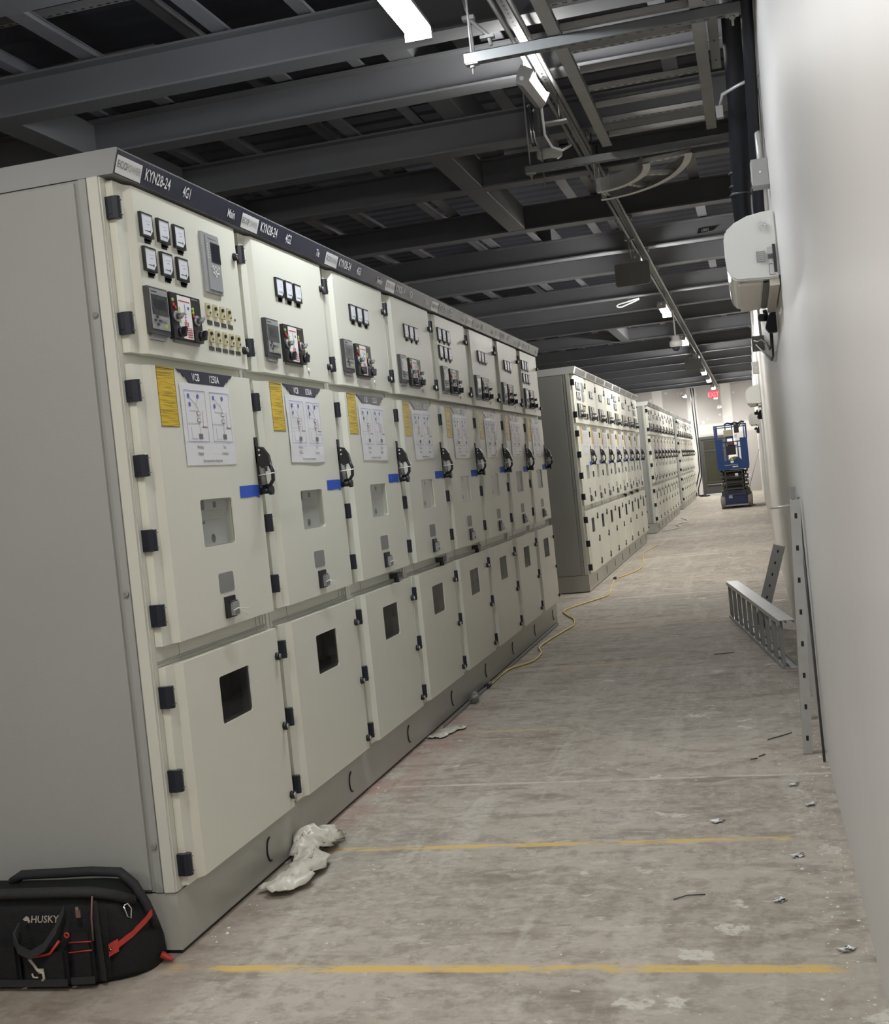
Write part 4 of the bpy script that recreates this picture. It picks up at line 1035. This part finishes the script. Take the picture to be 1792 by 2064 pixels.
# ------------------------------------------------------------------ scissor lift
LX, LY = -.52, 32.3
t = empty('scissor_lift', (LX, LY, 0)); tag(t, 'blue scissor lift parked at the far end of the aisle by the door', 'scissor lift')
b = MB(); b.box(-.27, .27, .02, 1.75, .09, .42, 'liftdark'); b.box(-.36, .36, .08, 1.70, .34, .46, 'arm'); b.box(-.30, .30, -.02, .02, .06, .10, 'galvd'); b.box(-.19, -.09, .012, .02, .26, .36, 'silver'); b.build('chassis', t, bevel=.006)
for sx in (-1, 1):
    for yy in (.20, 1.52):
        b = MB(); x = sx*.335
        b.lathe([(0, -.062), (.12, -.062), (.172, -.055), (.180, -.035), (.180, .035), (.172, .055), (.12, .062), (0, .062)], 'wheel', (x, yy, .180), 28, axis='x')
        b.lathe([(0, .066), (.10, .066), (.11, .06)], 'rubber', (x, yy, .180), 20, axis='x'); b.lathe([(0, -.066), (.10, -.066), (.11, -.06)], 'rubber', (x, yy, .180), 20, axis='x')
        b.build('wheel', t)
b = MB()
for i in range(6):
    z = .50+i*.088
    for sx in (-1, 1):
        x = sx*(.285+(i % 2)*.045)
        b.prism([(.05, z-.02), (1.70, z+.035), (1.70, z+.078), (.05, z+.023)], 'x', x-.018, x+.018, 'arm')
    b.cyl((-.33, .08+.02*i, z+.01), (.33, .08+.02*i, z+.01), .020, 'arm', 10)
b.box(-.25, .25, .50, 1.2, .46, .98, 'black'); b.build('scissor_stack', t)
b = MB()
for sx in (-.22, .20): b.box(sx-.012, sx+.012, -.02, .0, .34, .98, 'arm')
for z in (.36, .50, .66, .82, .96): b.box(-.22, .20, -.02, .0, z-.012, z+.012, 'arm')
b.build('entry_ladder', t)
b = MB(); b.box(.02, .10, .0, .01, .80, .90, 'white'); b.build('notice_label', t)
b = MB(); b.box(-.39, .39, .0, 1.82, 1.0, 1.06, 'liftdark'); b.build('platform_deck', t, bevel=.004)
b = MB()
b.box(-.39, .39, -.01, .01, 1.0, 1.24, 'liftblue'); b.box(-.40, -.22, -.012, .008, 1.24, 1.80, 'liftblue'); b.box(.22, .40, -.012, .008, 1.24, 1.80, 'liftblue')
for x in (-.40, -.34, .34, .40): b.box(x-.014, x+.014, -.014, .014, 1.78, 2.15, 'liftblue')
b.box(-.415, .415, -.015, .015, 2.13, 2.16, 'liftblue'); b.box(-.22, .22, -.01, .01, 1.70, 1.73, 'liftblue')
b.box(-.15, -.12, -.01, .01, 1.24, 1.72, 'liftblue'); b.box(.14, .17, -.01, .01, 1.24, 1.72, 'liftblue')
for x in (-.12, .05): b.box(x-.014, x+.014, -.012, .012, 1.72, 2.13, 'liftblue')
b.box(-.12, .05, -.012, .012, 1.80, 1.86, 'liftblue')
b.build('entry_gate', t)
for sx, nm in ((-1, 'guard_rail'), (1, 'guard_rail')):
    b = MB(); x = sx*.385
    for z in (1.58, 2.13): b.box(x-.014, x+.014, .02, 1.82, z-.014, z+.014, 'liftblue')
    for yy in (.60, 1.2, 1.80): b.box(x-.014, x+.014, yy-.014, yy+.014, 1.06, 2.13, 'liftblue')
    b.box(x-.006, x+.006, .02, 1.82, 1.06, 1.20, 'liftblue'); b.build(nm, t)
b = MB()
for z in (1.58, 2.13): b.box(-.37, .37, 1.79, 1.82, z-.014, z+.014, 'liftblue')
b.box(-.37, .37, 1.80, 1.812, 1.06, 1.20, 'liftblue'); b.build('guard_rail', t)
b = MB(); b.box(-.17, .06, -.05, -.014, 1.86, 2.03, 'tan'); b.build('manual_box', t, bevel=.006)
b = MB(); b.box(.09, .16, -.04, -.014, 1.80, 1.90, 'white'); b.build('instruction_card', t)
b = MB(); b.box(.10, .22, -.10, .02, 1.93, 2.13, 'black'); b.tube([(.05, 0, 2.17), (.12, -.02, 2.20), (.22, 0, 2.17), (.30, -.03, 2.21), (.36, 0, 2.19)], .028, 'rubber', 8); b.tube([(-.14, 0, 2.17), (-.05, 0, 2.20), (.06, 0, 2.17)], .022, 'rubber', 8); b.tube([(.16, -.06, 2.0), (.22, -.08, 2.08), (.30, -.04, 2.2)], .018, 'rubber', 8); b.build('control_box', t)
b = MB(); b.box(-.22, .12, -.016, -.010, 1.115, 1.130, 'silver'); b.box(-.02, .12, -.016, -.010, 1.06, 1.085, 'white'); b.box(-.06, .02, -.016, -.010, 1.17, 1.225, 'white'); b.prism([(-.07, 1.24), (.02, 1.24), (-.025, 1.32)], 'y', -.016, -.011, 'green'); b.build('white_decals', t)
b = MB(); b.box(-.13, .10, -.05, .10, 1.38, 1.62, 'black'); b.box(-.10, .08, -.052, .10, 1.62, 1.71, 'maroon'); b.box(-.15, .16, .0, .02, 1.60, 1.63, 'liftblue'); b.build('lower_control_case', t, bevel=.008)
b = MB(); b.lathe([(.16, 0), (.15, .04), (.10, .09), (0, .11)], 'rubber', (.05, .6, 1.22), 18); b.box(-.12, .22, .42, .78, 1.06, 1.225, 'black'); b.build('battery_cover', t)
# long pole leaning behind the lift
b = MB(); b.cyl((-.33, 35.4, .012), (.175, 35.6, 1.46), .010, 'galvd', 8); tag(b.build('leaning_pole'), 'thin pole leaning on the right wall behind the scissor lift', 'pole')
# black cables hanging at the farthest row
for pts, lb in (([(-1.92, 44.0, 3.84), (-1.921, 44.0, 3.3), (-1.907, 44.0, 2.65), (-1.871, 44.0, 1.6), (-1.886, 44.0, .9), (-2.05, 44.0, .35), (-2.06, 44.0, .02)], 'left of two black cables hanging beside the back door'),
                ([(-1.835, 44.0, 3.84), (-1.835, 44.0, 3.3), (-1.821, 44.0, 2.64), (-1.815, 44.0, 1.4), (-1.835, 44.0, .7), (-1.98, 44.0, .28), (-1.99, 44.0, .02)], 'right of two black cables hanging beside the back door')):
    b = MB(); b.tube(pts, .022, 'rubber', 6); tag(b.build('hanging_cable'), lb, 'cable')
b = MB(); b.tube([(-1.9, 43.3, .03), (-1.7, 43.0, .03), (-1.6, 43.4, .03), (-1.8, 43.7, .03), (-1.95, 43.4, .05), (-1.7, 43.15, .06)], .025, 'rubber', 6); tag(b.build('coiled_cable'), 'dark coil of cable on the floor left of the back door', 'cable')

# ------------------------------------------------------------------ things leaning by the right wall
A = Vector((.060, 8.20, 0)); B_ = Vector((-.335, 10.96, 0)); D_ = (B_-A); Ln = D_.length; D_.normalize(); Rr = Vector((D_.y, -D_.x, 0))
if Rr.x < 0: Rr = -Rr
T = Matrix(((D_.x, Rr.x, 0, 0), (D_.y, Rr.y, 0, 0), (0, 0, 1, 0), (0, 0, 0, 1)))
t = empty('ladder_tray_section', A); tag(t, 'loose section of galvanised ladder tray standing on its side on the floor', 'cable tray')
def tray_rail(z0, up):
    b = MB(); b.box(0, Ln, 0, .100, z0, z0+.003, 'galv', T)
    s = 1 if up else -1
    b.box(0, Ln, 0, .003, min(z0, z0+s*.028), max(z0, z0+s*.028), 'galv', T); b.box(0, Ln, .045, .048, min(z0, z0+s*.018), max(z0, z0+s*.018), 'galv', T); b.box(0, Ln, .097, .100, min(z0, z0+s*.022), max(z0, z0+s*.022), 'galv', T)
    return b
tray_rail(.002, True).build('side_rail', t); tray_rail(.318, False).build('side_rail', t)
for i in range(10):
    u = .06+i*(Ln-.15)/9
    b = MB(); b.box(u, u+.036, .004, .007, .005, .316, 'galvd', T); b.box(u, u+.003, .007, .030, .005, .316, 'galvd', T); b.box(u+.033, u+.036, .007, .030, .005, .316, 'galvd', T)
    b.build('rung', t)
b = strut((-.075, 10.32, .003), (.135, 10.22, .655), .095, .028, 'galv', pitch=.09)
tag(b.build('leaning_channel'), 'wide short steel channel leaning behind the loose tray section', 'steel channel')
b = strut((.118, 5.90, .003), (.166, 5.83, 1.20), .045, .036, 'galv', pitch=.14)
tag(b.build('leaning_strut'), 'tall pale slotted strut channel leaning on the right wall', 'strut channel')
t = empty('leaning_strut', (.13, 6.62, 0)); tag(t, 'second strut behind the tall one, short bar sticking out near its top', 'strut channel')
o = strut((.13, 6.62, .003), (.178, 6.60, 1.235), .035, .03, 'galvd', pitch=.14).build('channel', t); o.location = -Vector(t.location)
b = MB(); b.cyl((.06, 6.60, 1.135), (.17, 6.58, 1.14), .007, 'galv', 8); o = b.build('stub_bar', t); o.location = -Vector(t.location)
b = MB(); b.cyl((.182, 5.72, .005), (.188, 6.05, 1.20), .006, 'dgrey', 8); tag(b.build('thin_rod'), 'thin dark rod leaning on the wall beside the tall strut', 'rod')

# ------------------------------------------------------------------ tool bag
t = empty('tool_bag', (-2.43, 3.43, 0)); tag(t, 'black tool bag with red trim on the floor against the first cabinet', 'tool bag')
ox, oy = -2.43, 3.43
b = MB()
# body: rounded loft along x
secs = []
def sec(x, y0, y1, zt, zb=.004, rr=.045, lean=0):
    pts = []
    for (cy, cz, a0, r_) in ((y1-rr, zt-rr, 0, rr), (y0+rr+.015+lean, zt-rr, 90, rr), (y0+.02, zb+.02, 180, .02), (y1-.02, zb+.02, 270, .02)):
        for k in range(5): a = RD(a0+k*22.5); pts.append((x-ox, cy+r_*cos(a)-oy, cz+r_*sin(a)))
    return pts
for (x, y0, y1, zt) in ((-2.82, 3.36, 3.54, .20), (-2.79, 3.325, 3.555, .262), (-2.70, 3.315, 3.560, .275), (-2.4, 3.31, 3.560, .272), (-2.18, 3.318, 3.560, .276), (-2.10, 3.335, 3.558, .272), (-2.06, 3.37, 3.555, .245), (-2.035, 3.42, 3.545, .19)):
    secs.append(sec(x, y0, y1, zt))
n = len(secs[0]); vs = [p for s_ in secs for p in s_]
rnd = random.Random(3)
fs = [(i*n+j, i*n+(j+1) % n, (i+1)*n+(j+1) % n, (i+1)*n+j) for i in range(len(secs)-1) for j in range(n)]+[tuple(range(n)), tuple(range((len(secs)-1)*n, len(secs)*n))]
b.add(vs, fs, 'fabric', smooth=True); b.build('bag_body', t)
b = MB()  # bulging end pocket
secs2 = []
for (x, y0, y1, zt) in ((-2.10, 3.345, 3.555, .262), (-2.06, 3.36, 3.556, .235), (-2.02, 3.39, 3.556, .17), (-1.995, 3.43, 3.552, .10), (-1.99, 3.46, 3.545, .06)): secs2.append(sec(x, y0, y1, zt, .004, .03))
vs = [p for s_ in secs2 for p in s_]; fs = [(i*n+j, i*n+(j+1) % n, (i+1)*n+(j+1) % n, (i+1)*n+j) for i in range(len(secs2)-1) for j in range(n)]+[tuple(range(n)), tuple(range((len(secs2)-1)*n, len(secs2)*n))]
b.add(vs, fs, 'fabric', smooth=True); b.build('end_pocket', t)
def loc(pts): return [(p[0]-ox, p[1]-oy, p[2]) for p in pts]
b = MB(); b.tube(loc([(-2.85, 3.34, .285), (-2.5, 3.328, .293), (-2.2, 3.328, .297), (-2.11, 3.34, .292), (-2.065, 3.39, .265), (-2.035, 3.45, .225)]), .017, 'fabric2', 10); b.build('top_rim', t)
b = MB(); b.tube(loc([(-2.50, 3.50, .275), (-2.46, 3.50, .298), (-2.2, 3.50, .305), (-2.10, 3.50, .300), (-2.055, 3.50, .262), (-2.02, 3.50, .20), (-1.995, 3.505, .12)]), .016, 'fabric2', 10); b.build('rear_flap', t)
b = MB()  # front pocket row
b.box(-2.345-ox, -2.19-ox, 3.285-oy, 3.312-oy, .012, .135, 'fabric'); b.box(-2.18-ox, -2.105-ox, 3.300-oy, 3.322-oy, .012, .19, 'fabric'); b.box(-2.80-ox, -2.36-ox, 3.288-oy, 3.312-oy, .012, .15, 'fabric'); b.build('front_pockets', t, bevel=.010, seg=2)
b = MB(); b.tube(loc([(-2.352, 3.284, .150), (-2.340, 3.283, .118), (-2.29, 3.282, .112), (-2.24, 3.282, .122), (-2.205, 3.284, .160)]), .0045, 'bagred', 8)
b.tube(loc([(-2.18, 3.297, .150), (-2.105, 3.300, .152)]), .0022, 'bagred', 6); b.tube(loc([(-2.185, 3.297, .118), (-2.105, 3.300, .125)]), .0022, 'bagred', 6)
b.tube(loc([(-2.098, 3.322, .285), (-2.103, 3.314, .22), (-2.103, 3.310, .15)]), .0032, 'bagtan', 6); b.build('piping', t)
b = MB(); b.ribbon(loc([(-2.352, 3.300, .20), (-2.356, 3.275, .175), (-2.335, 3.262, .145), (-2.29, 3.255, .128), (-2.245, 3.262, .150), (-2.215, 3.285, .195), (-2.195, 3.312, .250)]), (0, .004, .026), 'fabric2', .006); b.build('carry_handle', t)
b = MB(); b.ribbon(loc([(-2.093, 3.322, .27), (-2.091, 3.322, .14), (-2.088, 3.322, .02)]), (.022, -.008, 0), 'fabric2', .003); b.build('corner_strap', t)
b = MB(); b.ribbon(loc([(-2.075, 3.345, .105), (-2.062, 3.352, .112), (-2.050, 3.362, .116)]), (0, .002, .038), 'bagred', .006); b.ribbon(loc([(-2.052, 3.360, .116), (-2.022, 3.402, .135), (-1.995, 3.445, .162), (-1.985, 3.47, .178)]), (0, .002, .018), 'bagred', .006); b.cyl((-2.066-ox, 3.343-oy, .110), (-2.067-ox, 3.338-oy, .110), .004, 'chrome', 8); b.build('red_strap', t)
b = MB(); lg = frameT((-2.332-ox, 3.3055-oy, .212), (1, 0, 0), (0, .05, 1))
b.text('HUSKY', 'logo', frameT((-2.312-ox, 3.3045-oy, .211), (1, .0, 0), (0, .05, 1)) @ Matrix(((1, .18, 0, 0), (0, 1, 0, 0), (0, 0, 1, 0), (0, 0, 0, 1))), 1.0, .031)
b.prism([(-2.338-ox, .222), (-2.326-ox, .231), (-2.318-ox, .229), (-2.312-ox, .214), (-2.318-ox, .210), (-2.322-ox, .218), (-2.330-ox, .217)], 'y', 3.303-oy, 3.3055-oy, 'logo'); b.build('logo', t)
b = MB(); b.lathe([(.007, -.003), (.0105, 0), (.007, .003), (.004, 0), (.007, -.003)], 'bagred', (-2.187-ox, 3.300-oy, .172), 16, axis='y'); b.build('red_ring', t)
b = MB(); b.box(-2.155-ox, -2.140-ox, 3.311-oy, 3.317-oy, .222, .246, 'bagtan'); b.box(-2.152-ox, -2.142-ox, 3.309-oy, 3.312-oy, .246, .256, 'chrome'); b.build('zipper_pull', t)
b = MB(); b.tube(loc([(-2.040, 3.40, .225), (-2.032, 3.41, .23), (-2.026, 3.42, .21), (-2.028, 3.415, .18), (-2.034, 3.405, .19), (-2.040, 3.40, .225)]), .003, 'chrome', 6); b.build('snap_hook', t)
b = MB(); b.tube(loc([(-2.315, 3.281, .105), (-2.298, 3.280, .085), (-2.288, 3.279, .070), (-2.27, 3.279, .062), (-2.268, 3.279, .045), (-2.276, 3.279, .038)]), .0045, 'logo', 6); b.tube(loc([(-2.31, 3.281, .060), (-2.306, 3.280, .048), (-2.29, 3.280, .047)]), .003, 'logo', 6); b.box(-2.288-ox, -2.268-ox, 3.279-oy, 3.282-oy, .060, .075, 'logo'); b.build('pliers_emblem', t)
b = MB(); b.ribbon(loc([(-2.80, 3.284, .03), (-2.37, 3.281, .028), (-2.19, 3.283, .03)]), (0, 0, .022), 'fabric2', .004); b.ribbon(loc([(-2.185, 3.295, .03), (-2.105, 3.300, .032)]), (0, 0, .022), 'fabric2', .004); b.build('base_webbing', t)
b = MB(); b.tube(loc([(-1.985, 3.50, .03), (-1.965, 3.505, .018), (-1.945, 3.50, .012)]), [.012, .010, .004], 'bagred', 8); b.build('red_tab', t)

# ------------------------------------------------------------------ floor litter
def cloth(name, pts, widths, amp, seed, m='sheet', n=26, k=9, z0=.004):
    rnd = random.Random(seed); ph = [rnd.uniform(0, 6.28) for _ in range(6)]
    P_ = [Vector(p) for p in pts]; vs = []
    for i in range(n+1):
        s_ = i/n*(len(P_)-1); a = min(int(s_), len(P_)-2); f = s_-a
        c = P_[a].lerp(P_[a+1], f); w = widths[a]*(1-f)+widths[a+1]*f
        d = (P_[a+1]-P_[a]); d.z = 0; d.normalize(); sd = Vector((-d.y, d.x, 0))
        for j in range(k+1):
            v = j/k-.5
            fold = abs(sin(3.1*s_+5*v+ph[0]))*.55+abs(sin(7.3*s_-4*v+ph[1]))*.3+abs(sin(13*v+2*s_+ph[2]))*.25
            z = z0+max(0, c.z)*(.35+.65*cos(v*pi))*(.4+.6*fold)+amp*fold*.35
            q = c+sd*(w*v*(1+.18*sin(9*s_+ph[3])))+Vector((sin(11*v+ph[4]+4*s_)*.012, sin(8*v+ph[5]+7*s_)*.012, 0))
            vs.append((max(q.x, -1.942), q.y, z))
    b = MB(); b.add(vs, [(i*(k+1)+j, (i+1)*(k+1)+j, (i+1)*(k+1)+j+1, i*(k+1)+j+1) for i in range(n) for j in range(k)], m, smooth=True)
    o = b.build(name)
    md = o.modifiers.new('thick', 'SOLIDIFY'); md.thickness = .0025; md.offset = 1
    return o
b = cloth('plastic_sheet', [(-1.86, 4.10, .02), (-1.79, 4.22, .05), (-1.80, 4.40, .05), (-1.88, 4.52, .07), (-1.885, 4.60, .10), (-1.84, 4.70, .07), (-1.80, 4.70, .03)], [.12, .12, .13, .13, .17, .20, .12], .05, 5, n=40, k=12)
tag(b, 'crumpled off-white plastic sheet on the floor against the first cabinet plinth', 'plastic sheet')
o = cloth('plastic_scrap', [(-1.90, 6.62, .005), (-1.86, 6.78, .012), (-1.80, 6.90, .006)], [.08, .12, .06], .012, 9, n=12, k=6)
tag(o, 'small flat whitish plastic scrap by the plinth with red chalk', 'plastic scrap')
t = empty('plastic_bottle', (-1.885, 7.60, .034), RD(10)); tag(t, 'clear empty water bottle lying on the floor by the plinth', 'bottle')
b = MB(); b.lathe([(0, 0), (.026, 0), (.031, .008), (.029, .03), (.031, .05), (.029, .07), (.031, .09), (.031, .12), (.020, .155), (.012, .17), (.012, .185)], 'bottle', n=20, axis='y'); b.build('bottle_body', t)
b = MB(); b.cyl((0, .186, 0), (0, .200, 0), .0145, 'white', 14); b.build('bottle_cap', t)
cord = [(-1.913, 8.232), (-1.918, 8.48), (-1.899, 8.88), (-1.78, 9.165), (-1.781, 9.551), (-1.852, 9.897), (-1.829, 10.322), (-1.776, 10.831), (-1.748, 11.136), (-1.806, 11.573), (-1.909, 11.881), (-2.012, 12.261), (-1.982, 12.544), (-1.84, 13.01), (-1.742, 13.309), (-1.7, 13.612), (-1.763, 14.366), (-1.82, 15.257)]
def smooth(pts, n=5):
    o = []
    for i in range(len(pts)-1):
        p0 = pts[max(0, i-1)]; p1 = pts[i]; p2 = pts[i+1]; p3 = pts[min(len(pts)-1, i+2)]
        for k in range(n):
            u = k/n
            o.append(tuple(.5*((2*p1[a])+(-p0[a]+p2[a])*u+(2*p0[a]-5*p1[a]+4*p2[a]-p3[a])*u*u+(-p0[a]+3*p1[a]-3*p2[a]+p3[a])*u**3) for a in range(2)))
    o.append(pts[-1]); return o
t = empty('extension_cord', (-1.8, 11, 0)); tag(t, 'yellow extension cord snaking on the floor past the nearest row', 'cord')
b = MB(); b.tube([(p[0]+1.8, p[1]-11, .009) for p in smooth(cord)], .008, 'cord', 8); b.build('cable', t)
for (x, y) in ((-1.915, 8.16), (-1.825, 15.35)):
    b = MB(); b.cyl((x+1.8, y-11-.05, .020), (x+1.8, y-11+.06, .018), .018, 'rubber', 10); b.build('plug', t)
b = MB(); b.tube([(p[0], p[1], .008) for p in smooth([(-1.79, 15.5), (-1.62, 16.6), (-1.70, 18.0), (-1.80, 19.3), (-1.72, 21.0)])], .009, 'cord', 6); tag(b.build('extension_cord'), 'dirty cord lying straight beside the second row', 'cord')
b = MB(); b.tube([(p[0], p[1], .01) for p in smooth([(-1.9, 24.8), (-1.6, 25.6), (-1.75, 26.8), (-1.55, 27.9), (-1.8, 29.5)])], .012, 'sheet', 6); tag(b.build('extension_cord'), 'pale cord on the floor beside the third row', 'cord')
b = MB(); b.box(-1.915, -1.912, 6.9, 11.3, 0, .022, 'galvd'); b.box(-1.93, -1.912, 6.9, 11.3, 0, .003, 'galvd'); tag(b.build('floor_angle'), 'thin steel angle lying along the nearest row plinth', 'steel angle')
b = MB(); b.box(-1.93, -1.927, 15.6, 20.5, 0, .02, 'mud'); b.box(-1.94, -1.927, 15.6, 20.5, 0, .003, 'mud'); tag(b.build('floor_angle'), 'thin pale angle lying along the second row plinth', 'steel angle')
b = MB(); b.tube([(-.389, 4.004, .004), (-.347, 4.034, .006), (-.288, 4.046, .004)], .0022, 'dgrey', 6); tag(b.build('wire_offcut'), 'short black wire offcut between the two near yellow lines', 'wire')
for pts, lb in (([(-.062, 6.224), (-.008, 6.278), (.056, 6.352)], 'dark wire scrap left of the tall strut foot'), ([(-.146, 5.837), (-.114, 5.85)], 'tiny dark scrap on the floor nearer than the strut foot'), ([(-.107, 5.887), (-.079, 5.921)], 'slanted dark scrap just nearer than the strut foot'), ([(-.407, 8.974), (-.267, 9.007)], 'thin dark twig-like scrap left of the loose tray section')):
    b = MB(); b.tube([(p[0], p[1], .004) for p in pts], .0028, 'dgrey', 6); tag(b.build('wire_offcut'), lb, 'wire')
# plaster crumbs along the wall foot (nobody could count them)
rnd = random.Random(11); b = MB()
for i in range(420):
    if i < 260: x = .19-abs(rnd.gauss(0, .10)); y = rnd.uniform(2.6, 7.9)
    elif i < 330: x = -1.93+abs(rnd.gauss(0, .05)); y = rnd.uniform(3.6, 8)
    else: x = rnd.uniform(-1.6, .15); y = rnd.uniform(3, 8)
    s_ = rnd.uniform(.0015, .0045)*(1.7 if rnd.random() < .10 else 1); a = rnd.uniform(0, 3); hz = s_*rnd.uniform(.4, .8)
    n_ = 5; pts = [(x+s_*cos(a+2*pi*k/n_)*rnd.uniform(.7, 1.3), y+s_*1.2*sin(a+2*pi*k/n_)*rnd.uniform(.7, 1.3)) for k in range(n_)]
    vs = [(p[0], p[1], .0) for p in pts]+[(x, y, hz)]
    b.add(vs, [(k, (k+1) % n_, n_) for k in range(n_)], 'mud')
o = b.build('plaster_crumbs'); tag(o, 'scattered white plaster crumbs on the floor along the right wall', 'plaster crumbs', kind='stuff')
for (x, y, s_, lb) in ((.03, 5.36, .022, 'cluster of curled white scrap beside the white survey line'), (.09, 5.05, .018, 'white folded scrap nearer the wall than the survey line'), (-.27, 4.86, .028, 'torn white paper scrap in the middle of the right floor'), (.02, 4.42, .020, 'white paper scrap just before the second yellow line'), (-.05, 3.98, .013, 'white screw-shaped scrap near the wall'), (.125, 3.58, .022, 'pair of white plaster lumps at the wall foot')):
    b = cloth('plaster_scrap', [(x-(s_:=s_*.7), y-.01, .006), (x, y, s_*.4), (x+s_, y+.015, .004)], [s_*.8, s_*1.6, s_*.7], .006, int(x*1000)+int(y*77), 'white', 6, 4, .002)
    tag(b, lb, 'scrap')

# ------------------------------------------------------------------ world and view
w = bpy.data.worlds.new('world'); SC.world = w; w.use_nodes = True
w.node_tree.nodes['Background'].inputs[0].default_value = (.5, .55, .6, 1); w.node_tree.nodes['Background'].inputs[1].default_value = .3
SC.view_settings.view_transform = 'Standard'; SC.view_settings.look = 'None'; SC.view_settings.gamma = 1
SC.view_settings.exposure = 2.55; SC.view_settings.use_curve_mapping = False
SC.cycles.max_bounces = 8; SC.cycles.diffuse_bounces = 5; SC.cycles.transparent_max_bounces = 8; SC.cycles.glossy_bounces = 4
SC.cycles.sample_clamp_indirect = 8; SC.cycles.caustics_reflective = False; SC.cycles.caustics_refractive = False
SC.cycles.use_denoising = True
